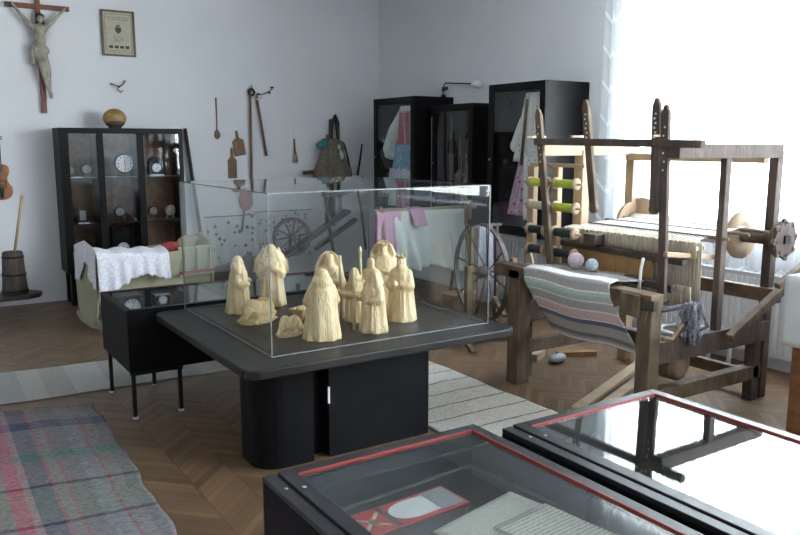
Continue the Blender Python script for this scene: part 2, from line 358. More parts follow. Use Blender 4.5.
    def prism(s, pts, z0, z1, ax='z'):
        def q(p, z):
            return {'z': (p[0], p[1], z), 'y': (p[0], z, p[1]), 'x': (z, p[0], p[1])}[ax]
        n = len(pts); v = [q(p, z0) for p in pts]+[q(p, z1) for p in pts]
        s._new(v, [tuple(range(n-1, -1, -1)), tuple(range(n, 2*n))]+[(i, (i+1) % n, n+(i+1) % n, n+i) for i in range(n)]); return s
    def pane(s, x0, x1, y0, y1, z0, z1):
        d = [x1-x0, y1-y0, z1-z0]; t = d.index(min(d)); k = len(s.bm.faces); s.box(x0, x1, y0, y1, z0, z1); s.bm.faces.ensure_lookup_table()
        s.bm.normal_update()
        for f in s.bm.faces[k:]:
            f.material_index = 0 if abs(f.normal[t]) > .5 else 1
        return s
    def build(s, name, m, parent=None, bev=0, solid=0, sub=0, remesh=0, weld=False, smooth=False):
        bmesh.ops.translate(s.bm, verts=s.bm.verts, vec=-s.off)
        if weld: bmesh.ops.remove_doubles(s.bm, verts=s.bm.verts, dist=1e-5)
        bmesh.ops.recalc_face_normals(s.bm, faces=s.bm.faces)
        me = bpy.data.meshes.new(name); s.bm.to_mesh(me); s.bm.free()
        for q in (m if isinstance(m, (list, tuple)) else [m]): me.materials.append(M[q] if isinstance(q, str) else q)
        o = bpy.data.objects.new(name, me); COL.objects.link(o)
        if parent is not None: o.parent = parent
        if solid:
            k = o.modifiers.new('thickness', 'SOLIDIFY'); k.thickness = solid; k.offset = 0
        if remesh:
            k = o.modifiers.new('remesh', 'REMESH'); k.mode = 'VOXEL'; k.voxel_size = remesh; k.use_smooth_shade = True
            k = o.modifiers.new('smooth', 'SMOOTH'); k.iterations = 2; k.factor = .5
        if sub:
            k = o.modifiers.new('sub', 'SUBSURF'); k.levels = sub; k.render_levels = sub
        if bev:
            k = o.modifiers.new('bevel', 'BEVEL'); k.width = bev; k.segments = 2; k.limit_method = 'ANGLE'
        return o

def tag(o, label=None, cat=None, group=None, kind=None, loc=None, rz=None):
    if label: o['label'] = label
    if cat: o['category'] = cat
    if group: o['group'] = group
    if kind: o['kind'] = kind
    if loc is not None: o.location = loc
    if rz is not None: o.rotation_euler = (0, 0, rz)
    return o

def thing(name, label, cat, loc=(0, 0, 0), rz=0, group=None):
    o = bpy.data.objects.new(name, None); o.empty_display_size = .1; COL.objects.link(o)
    return tag(o, label, cat, group, None, loc, rz)

def copy_tree(o, parent=None):
    c = o.copy(); COL.objects.link(c); c.parent = parent
    for ch in list(o.children): copy_tree(ch, c)
    return c

def struct(name, mb, m, parent=None, **k):
    o = mb.build(name, m, parent, **k); o['kind'] = 'structure'; return o

# ------------------------------------------------------------------ setting
XB, YA, XL, YF, ZC = 5.34, 8.74, -3.0, -2.4, 3.5
struct('floor', MB().box(XL, XB+.4, YF, YA+.2, -.12, 0), 'parquet')
struct('ceiling', MB().box(XL, XB+.4, YF, YA+.2, ZC, ZC+.15), 'ceil')
struct('wall_back', MB().box(XL-.2, XB+.4, YA, YA+.25, 0, ZC), 'wall')
struct('wall_left', MB().box(XL-.2, XL, YF, YA, 0, ZC), 'wall')
struct('wall_front', MB().box(XL-.2, XB+.4, YF-.2, YF, 0, ZC), 'wall')
WZ0, WZ1 = .98, 3.0
wins_with_fill = [(2.35, 4.66), (-2.1, 1.4)]  # loom window, then an unseen opening added and widened for fill light
mb = MB(); ys = [YF]
for a, b in sorted(wins_with_fill): ys += [a, b]
ys.append(YA)
for i in range(0, len(ys), 2): mb.box(XB, XB+.4, ys[i], ys[i+1], 0, ZC)
for a, b in wins_with_fill: mb.box(XB, XB+.4, a, b, 0, WZ0).box(XB, XB+.4, a, b, WZ1, ZC)
struct('wall_right', mb, 'wall')
for i, (a, b) in enumerate(wins_with_fill):
    x0, x1 = XB+.26, XB+.33; mb = MB(); t = .07
    for y in (a, (a+b)/2-t/2, b-t): mb.box(x0, x1, y, y+t, WZ0, WZ1)
    for z in (WZ0, WZ0+1.35, WZ1-t): mb.box(x0+.002, x1-.002, a, b, z, z+t)
    w = struct('window_%d' % (i+1), mb, 'white', bev=.004)  # the second of these is the added out-of-view fill opening
    struct('pane', MB().box(x0+.03, x0+.036, a+.01, b-.01, WZ0+.01, WZ1-.01), 'glasswin', w)
    struct('sill', MB().box(XB-.03, x0, a-.03, b+.03, WZ0-.035, WZ0-.001), 'white', w, bev=.004)

# ------------------------------------------------------------------ curtains
def curtain(y0, y1, label, ph, folds, x=XB-.075, z0=.72, z1=3.32):
    L = y1-y0
    def f(u, v):
        s_ = math.sin(u*2*PI*folds+ph+.8*math.sin(u*9+ph)); wv = (1-v)
        return (x+.030*s_*(.6+.4*wv), y0+L*u+.012*math.sin(u*31+ph)+.05*(.5-u)*(-wv), z0+(z1-z0)*v)
    t = thing('sheer_curtain', label, 'curtain', (x, (y0+y1)/2, z0), group='sheer curtains at the bright window')
    MB(t.location).grid(f, int(L*110), 24).build('curtain_panel', 'sheer', t)
    MB(t.location).cyl((x, y0-.02, z1+.02), (x, y1+.02, z1+.02), .012).build('curtain_rod', 'white', t)
    return t
curtain(3.80, 4.87, 'sheer white zigzag lace curtain nearest the grey wall, left of bright window', .4, 8.5)
curtain(2.10, 3.84, 'sheer white lace curtain over the bright window behind the loom reel', 2.1, 12)

# ------------------------------------------------------------------ radiators
def radiator(y0, y1, label, z0=.12, z1=.71, x=XB-.13):
    t = thing('radiator', label, 'radiator', (x, (y0+y1)/2, 0)); o = t.location
    mb = MB(o).box(x, x+.022, y0, y1, z0, z1).box(x+.05, x+.07, y0, y1, z0, z1)
    y = y0+.03
    while y < y1-.03:
        mb.box(x-.012, x+.002, y, y+.028, z0+.03, z1-.03); y += .05
    mb.build('panel', 'rad', t, bev=.003)
    g = MB(o).box(x-.014, x+.075, y0-.004, y1+.004, z1, z1+.006); y = y0+.03
    while y < y1-.06:
        g.box(x+.026, x+.046, y, y+.03, z1+.006, z1+.012); y += .06
    g.build('top_grille', 'rad', t)
    MB(o).cyl((x+.035, y0-.05, z0-.02), (x+.035, y0-.05, z0+.09), .018).cyl((x+.035, y0-.07, z0+.03), (x+.035, y0, z0+.03), .011).build('valve', 'whiteplastic', t)
    MB(o).tube([(x+.035, y0-.05, z0), (x+.035, y0-.05, .0)], .011).build('pipe', 'rad', t); MB(o).tube([(x+.035, y1-.04, z0), (x+.035, y1-.04, .0)], .011).build('pipe', 'rad', t)
    for yy in (y0+.15, y1-.15):
        MB(o).box(x+.07, XB, yy-.02, yy+.02, z0+.1, z1-.1).build('bracket', 'rad', t)
radiator(5.28, 6.42, 'white ribbed radiator low on wall under the tall black cabinet')
radiator(2.95, 4.52, 'white ribbed radiator behind the loom under the bright window')
t = thing('heating_pipe', 'bent white tubular pipe near floor behind the lower loom rail', 'pipe', (5.0, 3.7, 0))
MB(t.location).tube([(5.27, 3.95, .20), (5.05, 3.95, .20), (4.98, 3.92, .19), (4.98, 3.6, .17), (5.02, 3.5, .12), (5.02, 3.5, .0)], .018, 12).build('pipe', 'rad', t); MB(t.location).tube([(5.27, 3.8, .28), (5.12, 3.8, .28), (5.08, 3.77, .27), (5.08, 3.45, .25), (5.1, 3.38, .2), (5.1, 3.38, 0)], .018, 12).build('pipe', 'rad', t)

# ------------------------------------------------------------------ rugs
def rug(name, label, P, m, nu=40, nv=60, th=.007, wav=.008, fr=None):
    A, B, C_, D = [Vector(p) for p in P]       # near-left, near-right, far-right, far-left
    def f(u, v):
        q = (A*(1-u)+B*u)*(1-v)+(D*(1-u)+C_*u)*v
        e = wav*(math.sin(v*23+1)+.6*math.sin(v*51)); g = wav*(math.sin(u*17+2)+.5*math.sin(u*37))
        return (q.x+e*(1 if u > .5 else -1)*abs(u-.5)*2, q.y+g*abs(v-.5)*2, th/2+.0015+.0022*(1+math.sin(u*9+v*5)*math.sin(v*13)))
    o = MB().grid(f, nu, nv).build(name, m, solid=th)
    return tag(o, label, 'rug')
rug('plaid_rug', 'plaid rag rug in grey blue and pink on parquet at lower left', [(-.12, 2.5), (.86, 2.5), (.95, 5.06), (-.12, 5.38)], 'plaid', 50, 80)
rug('runner_rug', 'pale grey woven runner lying under the small black case on legs', [(-.9, 5.42), (2.5, 5.28), (2.55, 5.95), (-.9, 6.25)], 'palerug', 80, 24)
rug('striped_rug', 'cream woven rug with thin dark cross stripes right of the black table', [(2.50, 1.6), (3.30, 1.6), (3.31, 4.85), (2.52, 4.85)], 'striperug', 30, 90)

# ------------------------------------------------------------------ centre table with glass cover
def rrect(x0, x1, y0, y1, r, corners=(1, 1, 1, 1), n=6):
    out = []
    for (cx, cy, a), k in zip(((x1-r, y0+r, -PI/2), (x1-r, y1-r, 0), (x0+r, y1-r, PI/2), (x0+r, y0+r, PI)), corners):
        if k:
            for i in range(n+1): out.append((cx+r*math.cos(a+PI/2*i/n), cy+r*math.sin(a+PI/2*i/n)))
        else: out.append((cx+r*math.sqrt(2)*math.cos(a+PI/4), cy+r*math.sqrt(2)*math.sin(a+PI/4)))
    return out
TZ = .65
t = thing('display_table', 'low black pedestal table with rounded corners carrying the carved wooden figures', 'table', (2.0, 3.9, 0)); o = t.location
MB(o).prism(rrect(1.235, 2.805, 3.14, 4.625, .07), TZ-.045, TZ).build('table_top', 'blacktop', t, bev=.008)
MB(o).box(1.455, 2.685, 3.335, 4.565, TZ-.01, TZ+.003).build('inset_board', 'inlay', t)
MB(o).prism(rrect(1.43, 1.73, 3.50, 3.86, .13, (0, 0, 1, 1)), 0, TZ-.046).build('rounded_pedestal', 'black', t)
MB(o).box(1.731, 1.819, 3.58, 3.86, 0, TZ-.046).build('recessed_panel', 'black', t)
MB(o).box(1.82, 2.46, 3.50, 3.86, 0, TZ-.046).build('square_pedestal', 'blackmat', t, bev=.003)
l_ = MB(o).box(1.812, 1.822, 3.490, 3.501, .30, .39).build('keyhole_plate', 'white', t)
gx0, gx1, gy0, gy1, gz1 = 1.42, 2.72, 3.30, 4.60, 1.42
t = thing('glass_cover', 'square clear glass cover standing over the carved figures', 'glass case', (2.07, 3.95, TZ)); o = t.location
T = .006; gz0 = TZ+.0045
MB(o).pane(gx0, gx1, gy0, gy0+T, gz0, gz1).build('front_pane', ['glass', 'edge'], t)
MB(o).pane(gx0, gx1, gy1-T, gy1, gz0, gz1).build('rear_pane', ['glass', 'edge'], t)
MB(o).pane(gx0, gx0+T, gy0+T, gy1-T, gz0, gz1).build('left_pane', ['glass', 'edged'], t)
MB(o).pane(gx1-T, gx1, gy0+T, gy1-T, gz0, gz1).build('right_pane', ['glass', 'edged'], t)
MB(o).pane(gx0, gx1, gy0, gy1, gz1+.0005, gz1+T).build('top_pane', ['glass', 'edge'], t)
s_ = MB(o)
for x in (gx0, gx1): 
    for y in (gy0, gy1): s_.box(x-.0022, x+.0022, y-.0022, y+.0022, gz0, gz1)
for y in (gy0-.003, gy1+.001): s_.box(gx0, gx1, y, y+.003, gz0, gz0+.005)
for x in (gx0-.003, gx1+.001): s_.box(x, x+.003, gy0, gy1, gz0, gz0+.005)
s_.build('silicone_seam', 'edge', t)

# ------------------------------------------------------------------ carved figures
def capsule(mb, a, b, ra, rb, n=12):
    a, b = Vector(a), Vector(b); mb.tube([a, b], [ra, rb], n); mb.ell(a, (ra,)*3, nu=12, nv=8); mb.ell(b, (rb,)*3, nu=12, nv=8)

def figure(label, x, y, h, face, hood=True, wings=False, crown=False, staff=None, staff_h=1.0, spear=False, pose='fold', beard=False, wide=1.0, cape=False, seed=0, m='carved', lean=0.0, gift=False, group='carved nativity figures under glass'):
    rnd = random.Random(seed)
    yaw = math.atan2(face[1], face[0])+PI/2           # local -Y is the front
    t = thing('carved_figure', label, 'figurine', (x, y, TZ+.003), yaw, group)
    b = MB(); n = 36; rings = []
    prof = [(0, .262, .215), (.012, .266, .22), (.12, .252, .205), (.30, .228, .185), (.48, .21, .17), (.60, .205, .16), (.69, .19, .145), (.745, .155, .12), (.80, .09, .085), (.86, .07, .07)]
    ph = rnd.random()*6; nf = rnd.choice((7, 8, 9))
    for z, rx, ry in prof:
        rg = []
        for k in range(n):
            a = 2*PI*k/n; rip = 1+.055*math.cos(nf*a+ph+z*1.5)*(1-z)*1.2+.02*math.cos(3*a+ph)
            rg.append(Vector((rx*wide*rip*math.cos(a), (ry*rip*math.sin(a)-lean*z), z)))
        rings.append(rg)
    b.loft(rings, True)
    hc = Vector((0, -.015-lean*.9, .875))
    b.ell(hc, (.062, .068, .082))                              # head
    b.ell(hc+Vector((0, -.068, -.005)), (.011, .02, .022))     # nose
    b.ell(hc+Vector((0, -.055, .028)), (.045, .016, .010))     # brow
    b.ell(hc+Vector((0, -.05, -.045)), (.026, .02, .014))      # mouth and chin
    for sx in (-1, 1): b.ell(hc+Vector((sx*.028, -.056, -.012)), (.017, .012, .013))
    if beard:
        b.ell(hc+Vector((0, -.055, -.085)), (.045, .03, .075))
    if hood:
        b.ell(hc+Vector((0, .026, .014)), (.096, .085, .106))
        b.ell(hc+Vector((0, .035, -.08)), (.15, .115, .12))
        for sx in (-1, 1): capsule(b, hc+Vector((sx*.070, -.01, .03)), hc+Vector((sx*.120, -.02, -.16)), .028, .055)
    else:
        b.ell(hc+Vector((0, .02, .02)), (.070, .066, .078))
        for sx in (-1, 1): b.ell(hc+Vector((sx*.062, .0, -.005)), (.010, .016, .022))
        b.ell(hc+Vector((0, .04, -.05)), (.07, .05, .08))
    # sleeves, hands
    for sx in (-1, 1):
        sh = Vector((sx*.135*wide, -lean*.7, .715))
        el = Vector((sx*.20*wide, -.05-lean*.55, .53))
        if pose == 'pray': ha = Vector((sx*.016, -.20-lean*.6, .64))
        elif pose == 'out': ha = Vector((sx*.05, -.30-lean*.6, .54))
        elif pose == 'staff': ha = Vector((-.20, -.19, .58)) if sx < 0 else Vector((.04, -.18, .50))
        else: ha = Vector((sx*.035, -.185-lean*.55, .535+.03*sx))
        capsule(b, sh, el, .060, .066); capsule(b, el, ha*.8+el*.2, .066, .052)
        capsule(b, el+Vector((0, 0, -.03)), (ha*.55+el*.45)+Vector((0, 0, -.05)), .05, .04)
        hd = (ha-el).normalized()
        b.ell(ha, (.022, .028, .026))
        for fk in range(4): capsule(b, ha+Vector((0, 0, .012-.009*fk)), ha+hd*.045+Vector((sx*-.006, 0, (.03 if pose == 'pray' else .0)+.012-.010*fk)), .0085, .007, 6)
        capsule(b, ha, ha+Vector((-sx*.02, -.012, .028)), .009, .007, 6)
    # mantle front edges and folds
    for sx in (-1, 1):
        capsule(b, (sx*.09, -.11-lean*.6, .70), (sx*.13*wide, -.165, .06), .022, .034)
        capsule(b, (sx*.04, -.12-lean*.6, .45), (sx*.055, -.19, .03), .012, .024)
    for k in range(5):
        a = PI*(.12+.19*k); capsule(b, (.14*wide*math.cos(a), .10*math.sin(a), .66), (.225*wide*math.cos(a), .19*math.sin(a), .03), .014, .026)
    if cape:
        rings = []
        for z, rx in ((.02, .26), (.3, .25), (.6, .235), (.8, .20), (.93, .14), (1.0, .05)):
            rings.append([Vector((rx*math.cos(PI*k/12), .03+.07*math.sin(PI*k/12)*(1.2-z*.4), z)) for k in range(13)]+[Vector((rx*.8*math.cos(PI-PI*k/12), .0+.05*math.sin(PI*k/12), z)) for k in range(13)])
        b.loft(rings, True)
    if wings:
        for sx in (-1, 1):
            R = Matrix.Rotation(-sx*.10, 3, 'Y') @ Matrix.Rotation(sx*.25, 3, 'Z')
            b.ell((sx*.165, .05, .64), (.085, .05, .22), R)
            b.ell((sx*.135, .07, .80), (.04, .03, .14), R)
            for k in range(4): capsule(b, (sx*(.13+.04*k), .045, .66+.03*k), (sx*(.15+.04*k), .05, .48+.02*k), .012, .016, 8)
    b.build('carved_body', m, t, remesh=.0105).scale = (h, h, h)
    if crown:
        cm = MB(); cm.lathe([(.066, 0), (.072, .03), (.066, .032), (.058, .0)], (0, -.01-lean, .925), n=20)
        for k in range(7):
            a = 2*PI*k/7; cm.tube([(.068*math.cos(a), -.01-lean+.068*math.sin(a), .945), (.076*math.cos(a), -.01-lean+.076*math.sin(a), 1.0)], [.019, .004], 6)
        cm.build('crown', m, t, bev=0).scale = (h, h, h)
    if staff is not None:
        sx_, sy_ = staff
        sm = MB(); sm.tube([(sx_, sy_, .0), (sx_+.01, sy_, staff_h*.5), (sx_-.005, sy_, staff_h)], [.028, .025, .022], 8)
        if spear: sm.lathe([(.022, 0), (.042, .03), (.026, .08), (.002, .13)], (sx_-.005, sy_, staff_h-.02), n=8)
        sm.build('staff', 'carvedstaff', t).scale = (h, h, h)
    if gift:
        gm = MB(); gm.lathe([(.03, 0), (.05, .03), (.05, .06), (.03, .085), (.008, .11)], (0, -.31-lean*.6 if pose == 'out' else -.22, .53), n=16)
        gm.build('gift_jar', m, t).scale = (h, h, h)
    return t
CAM = (-.45, -.89)
figure('slim hooded carved figure at far left of group, standing in profile with folded hands', 1.655, 4.33, .345, (.75, -.66), pose='fold', wide=.72, seed=1, lean=.03)
figure('tall carved winged angel with praying hands behind the lying ox', 1.915, 4.43, .385, CAM, hood=True, wings=True, pose='pray', wide=.85, seed=2)
figure('large carved hooded figure seen from behind, nearest the front glass', 1.79, 3.50, .37, (.25, .97), pose='fold', wide=1.02, seed=3, cape=False)
figure('carved figure with arched mantle and staff behind the hooded front figure', 2.05, 3.915, .385, CAM, cape=True, pose='fold', staff=(.16, -.17), staff_h=.96, beard=True, hood=False, wide=.95, seed=4)
figure('small carved hooded figure in profile holding out a gift, centre of group', 2.135, 3.75, .31, (-.86, .30), pose='out', gift=True, wide=.75, seed=5, m='carved2', lean=.05)
figure('carved shepherd holding an upright square staff in front of the crowned kings', 2.095, 3.495, .34, (-.85, -.2), hood=True, pose='staff', staff=(-.25, -.19), staff_h=1.0, wide=.92, seed=6)
figure('tallest carved king with crown, at the back right of group', 2.49, 4.04, .405, (-.55, -.83), hood=False, crown=True, beard=True, pose='fold', wide=.92, seed=7, cape=True)
figure('carved spear bearer standing left of the tallest king', 2.32, 3.90, .34, (-.30, -.95), hood=False, pose='staff', staff=(-.22, -.16), staff_h=1.10, spear=True, beard=True, wide=.75, seed=8)
figure('carved crowned king holding a jar, rightmost of the group', 2.365, 3.64, .385, (-.85, -.50), hood=False, crown=True, beard=True, gift=True, pose='fold', wide=.86, seed=9)

def animal(name, label, x, y, yaw, L, H, sheep=False, m='carved2', group='carved nativity figures under glass'):
    t = thing(name, label, 'figurine', (x, y, TZ+.003), yaw, group)
    b = MB()
    b.ell((0, 0, .34), (.50, .30, .40)); b.ell((.27, .02, .40), (.27, .29, .42)); b.ell((-.26, 0, .44), (.25, .26, .46)); b.ell((0, 0, .12), (.54, .36, .16))
    capsule(b, (-.34, 0, .56), (-.47, -.06, .50 if not sheep else .44), .17, .13)
    hx = -.54; hz = .46 if not sheep else .32
    b.ell((hx, -.07, hz), (.14, .11, .13)); capsule(b, (hx-.04, -.08, hz-.02), (hx-.14, -.10, hz-.16), .095, .07)
    for s in (-1, 1):
        capsule(b, (hx+.05, -.07+s*.09, hz+.06), (hx+.08, -.07+s*.20, hz+.03), .03, .022, 8)
        b.ell((hx-.09, -.09+s*.07, hz+.02), (.02, .015, .02))
        if not sheep: capsule(b, (hx+.02, -.07+s*.07, hz+.09), (hx-.02, -.07+s*.12, hz+.19), .024, .010, 8)
        capsule(b, (-.30, s*.24, .20), (-.50, s*.24, .08), .085, .06); capsule(b, (-.50, s*.24, .06), (-.28, s*.28, .05), .05, .045)
        capsule(b, (.26, s*.24, .26), (.08, s*.32, .10), .13, .07); capsule(b, (.08, s*.32, .06), (.34, s*.32, .05), .055, .045)
    capsule(b, (.50, 0, .40), (.56, .10, .10), .035, .03, 8)
    b.prism([(.60*math.cos(2*PI*k/18)-.02, .40*math.sin(2*PI*k/18)) for k in range(18)], 0, .05)
    if sheep:
        r = random.Random(3)
        for k in range(40):
            a = r.random()*2*PI; q = r.random()*2-1; b.ell((.45*q, .24*math.cos(a)*math.sqrt(1-q*q*.8), .44+.32*abs(math.sin(a))*math.sqrt(1-q*q*.8)), (.06, .06, .05), nu=8, nv=6)
    o = b.build('carved_body', m, t, remesh=.024); o.scale = (L, L*.9, H); return t
animal('carved_ox', 'carved ox lying down beside the left edge of the glass cover', 1.675, 4.07, .62, .24, .15)
animal('carved_sheep', 'small carved sheep lying in front of the wooden manger', 1.68, 3.66, .35, .135, .125, True, 'carved')
t = thing('carved_manger', 'small carved flared manger on crossed legs left of the hooded front figure', 'figurine', (1.79, 3.72, TZ+.003), .5, 'carved nativity figures under glass')
b = MB(); b.loft([[Vector((x*w, y*w2, z)) for x, y in ((-1, -1), (1, -1), (1, 1), (-1, 1))] for z, w, w2 in ((.075, .035, .018), (.125, .075, .048), (.118, .066, .040), (.085, .028, .012))], True, smooth=False)
b.build('trough', 'carved2', t, bev=.002)
for sx in (-1, 1): MB().bar((sx*.045, -.035, 0), (sx*.03, .03, .10), .014, .016).bar((sx*.045, .035, 0), (sx*.03, -.03, .10), .012, .014).build('crossed_legs', 'carved2', t, bev=.001)
MB().ell((0, 0, .122), (.055, .035, .014)).build('straw_filling', 'carved', t, remesh=.006)

# ------------------------------------------------------------------ black case on thin legs
t = thing('display_case', 'long black glass topped display case on thin legs behind the table', 'display case', (1.8, 5.0, 0)); o = t.location
x0, x1, y0, y1, z0, z1 = 1.085, 2.78, 4.64, 5.34, .29, .66
mb = MB(o).box(x0, x1, y0, y0+.02, z0, z1).box(x0, x1, y1-.02, y1, z0, z1).box(x0, x0+.02, y0+.02, y1-.02, z0, z1).box(x1-.02, x1, y0+.02, y1-.02, z0, z1).box(x0+.02, x1-.02, y0+.02, y1-.02, z0, z0+.02)
mb.build('case_body', 'blackmat', t, bev=.003)
MB(o).box(x0+.021, x1-.021, y0+.021, y1-.021, z0+.0205, z0+.03).build('lining', 'black', t)
MB(o).box(x0+.001, x1-.001, y0+.001, y0+.045, z1, z1+.012).box(x0+.001, x1-.001, y1-.03, y1-.001, z1, z1+.012).box(x0+.001, x0+.035, y0+.045, y1-.03, z1, z1+.012).box(x1-.035, x1-.001, y0+.045, y1-.03, z1, z1+.012).build('lid_frame', 'black', t, bev=.002)
MB(o).box(x0+.03, x1-.03, y0+.04, y1-.025, z1+.002, z1+.008).build('glass_top', 'glasstop', t)
MB(o).box(x0, x1, y1+.0005, y1+.006, z1-.004, z1+.014).build('rear_trim', 'redcloth', t)
for fx in (x0+.02, x0+.30, x1-.32, x1-.04):
    for fy in (y0+.012, y1-.09):
        lg = MB(o).box(fx-.011, fx+.011, fy-.011, fy+.011, .012, z0-.001).build('leg', 'iron', t)
        MB(o).lathe([(.017, 0), (.018, .012), (.012, .016)], (fx, fy, 0), n=12).build('foot', 'whiteplastic', lg)
for bx0, bx1 in ((x0+.005, x0+.32), (x1-.34, x1-.02)):
    for by in (y0+.005, y1-.12): MB(o).box(bx0, bx1, by, by+.025, z0-.02, z0-.0005).build('leg_rail', 'iron', t)

# ------------------------------------------------------------------ foreground glass-topped cases
def table_case(label, x0, x1, y0, y1, zt, lock):
    t = thing('table_case', label, 'display case', ((x0+x1)/2, (y0+y1)/2, 0)); o = t.location
    zb = .38; w = .022
    MB(o).box(x0, x1, y1-w, y1, zb, zt-.02).box(x0, x1, y0, y0+w, zb, zt-.02).box(x0, x0+w, y0+w, y1-w, zb, zt-.02).box(x1-w, x1, y0+w, y1-w, zb, zt-.02).box(x0+w, x1-w, y0+w, y1-w, zb, zb+.02).build('case_body', 'blackmat', t, bev=.003)
    MB(o).box(x0+w+.001, x1-w-.001, y0+w+.001, y1-w-.001, zb+.021, zb+.03).box(x0+w+.001, x0+w+.006, y0+w+.001, y1-w-.001, zb+.03, zt-.03).box(x1-w-.006, x1-w-.001, y0+w+.001, y1-w-.001, zb+.03, zt-.03).box(x0+w+.006, x1-w-.006, y1-w-.006, y1-w-.001, zb+.03, zt-.03).box(x0+w+.006, x1-w-.006, y0+w+.001, y0+w+.006, zb+.03, zt-.03).build('lining', 'lining', t)
    # lid: broad stepped border on the left, narrow elsewhere
    L, Rr, F = .095, .040, .040
    MB(o).box(x0, x0+L*.42, y0, y1, zt-.02, zt-.004).box(x0+L*.5, x0+L, y0, y1, zt-.02, zt).box(x0+L*.40, x0+L*.52, y0, y1, zt-.02, zt-.011).box(x1-Rr, x1, y0, y1, zt-.02, zt).box(x0+L, x1-Rr, y1-F, y1, zt-.02, zt).box(x0+L, x1-Rr, y0, y0+F, zt-.02, zt).build('lid_frame', 'case_metal', t, bev=.0025)
    MB(o).box(x0+L, x1-Rr, y1-F-.0045, y1-F-.0005, zt-.012, zt+.0005).box(x1-Rr-.0045, x1-Rr-.0005, y0+F, y1-F-.008, zt-.012, zt+.0015).build('red_strip', 'red', t)
    MB(o).box(x0+L*.9, x1-Rr-.008, y0+F*.8, y1-F-.008, zt-.010, zt-.005).build('glass_lid', 'glasstop', t)
    lk = MB(o).cyl((x0+L*.72, y1-.14, zt), (x0+L*.72, y1-.14, zt+.003), .006).build('lid_screw', 'steel', t); MB(o).cyl((x0+L*.25, y1-.115, zt-.004), (x0+L*.25, y1-.115, zt-.001), .005).build('lid_screw', 'steel', t)
    for a in (x0+.03, x1-.03):
        for b_ in (y0+.03, y1-.03):
            MB(o).box(a-.018, a+.018, b_-.018, b_+.018, 0, zb-.001).build('leg', 'iron', t)
    return t
ZT = .69
table_case('black glass topped case with red inner strip holding booklet and papers', .83, 1.615, .45, 2.025, ZT, True)
table_case('black glass topped case at lower right reflecting the bright window', 1.675, 2.45, .35, 1.945, ZT, True)
FZ = .411
t = thing('booklet', 'red booklet with a white arch shape inside the front glass case', 'booklet', (1.12, 1.695, .6365), .06)
rs = thing('glass_riser', 'low clear glass cover inside the front case under the papers', 'glass case', (1.47, 1.86, FZ), .10)
def rp(x0, x1, y0, y1, z0, z1, nm): MB((0, 0, FZ)).pane(x0, x1, y0, y1, z0, z1).build(nm, ['glasscab', 'edge'], rs)
rp(-.55, 0, -.95, 0, .630, .635, 'top_pane'); rp(-.55, 0, -.005, 0, FZ, .6295, 'rear_pane'); rp(-.005, 0, -.95, -.006, FZ, .6295, 'right_pane'); rp(-.55, -.545, -.95, -.006, FZ, .6295, 'left_pane')
rp(-.552, .002, -.0005, .0012, .629, .6355, 'rear_seam'); rp(.0003, .002, -.95, 0, .629, .6355, 'right_seam')
MB().box(-.175, .175, -.065, .065, 0, .005).build('cover', 'redpaper', t, bev=.001)
MB().prism([(.01, -.050), (.10, -.050), (.10, .050), (.01, .050)]+[(.01+.065*math.cos(a), .050*math.sin(a)) for a in [PI/2+PI*k/12 for k in range(1, 12)]], .0052, .0062).build('white_arch', 'whitepaper', t)
MB().box(.085, .165, -.056, .056, .0064, .0070).build('grey_panel', 'greycard', t)
MB().bar((-.155, -.035, .0056), (-.08, .035, .0056), .010, .0008).build('pale_stroke', 'paper', t)
MB().bar((-.15, .03, .0061), (-.085, -.045, .0061), .008, .0008).build('pale_stroke', 'paper', t)
MB().ell((-.115, -.01, .0065), (.014, .024, .001)).build('ornament', 'brass', t)
MB().box(-.072, -.055, -.06, .06, .0052, .0058).build('dark_band', 'ink', t)
def page(label, x, y, rz, w, h, z):
    t = thing('manuscript_page', label, 'paper', (x, y, z), rz, 'handwritten pages in the front glass case')
    MB().grid(lambda u, v: (-w/2+w*u, -h/2+h*v, .0015+.003*math.sin(u*3+1)*math.sin(v*3)), 12, 12).build('sheet', 'page', t, solid=.0008)
page('handwritten page nearest the red booklet in front glass case', 1.30, 1.50, .22, .34, .20, .6365)
page('handwritten page beside the right side of the front glass case', 1.385, 1.33, .14, .22, .34, .6425)
# contents of second case: dark tools
for i, (xa, ya, xb, yb, lb) in enumerate([(1.86, 1.75, 2.20, 1.62, 'long dark wooden tool lying at the far side of the second case'), (1.90, 1.60, 2.24, 1.40, 'dark wooden tool lying nearest the middle of the second case')]):
    t = thing('wooden_tool', lb, 'tool', (xa, ya, FZ), 0, 'dark tools inside the second glass case'); o = t.location
    MB(o).tube([(xa, ya, FZ+.02), ((xa+xb)/2, (ya+yb)/2, FZ+.022), (xb, yb, FZ+.02)], [.012, .018, .011], 10).build('handle', 'darkwood', t)
    MB(o).box(xb-.03, xb+.05, yb-.02, yb+.02, FZ, FZ+.035).build('head', 'iron', t, bev=.004)
t = thing('label_card', 'white paper card lying inside the second glass case', 'card', (2.05, 1.45, FZ), .3)
MB().box(-.10, .10, -.03, .03, 0, .002).build('card', 'whitepaper', t)

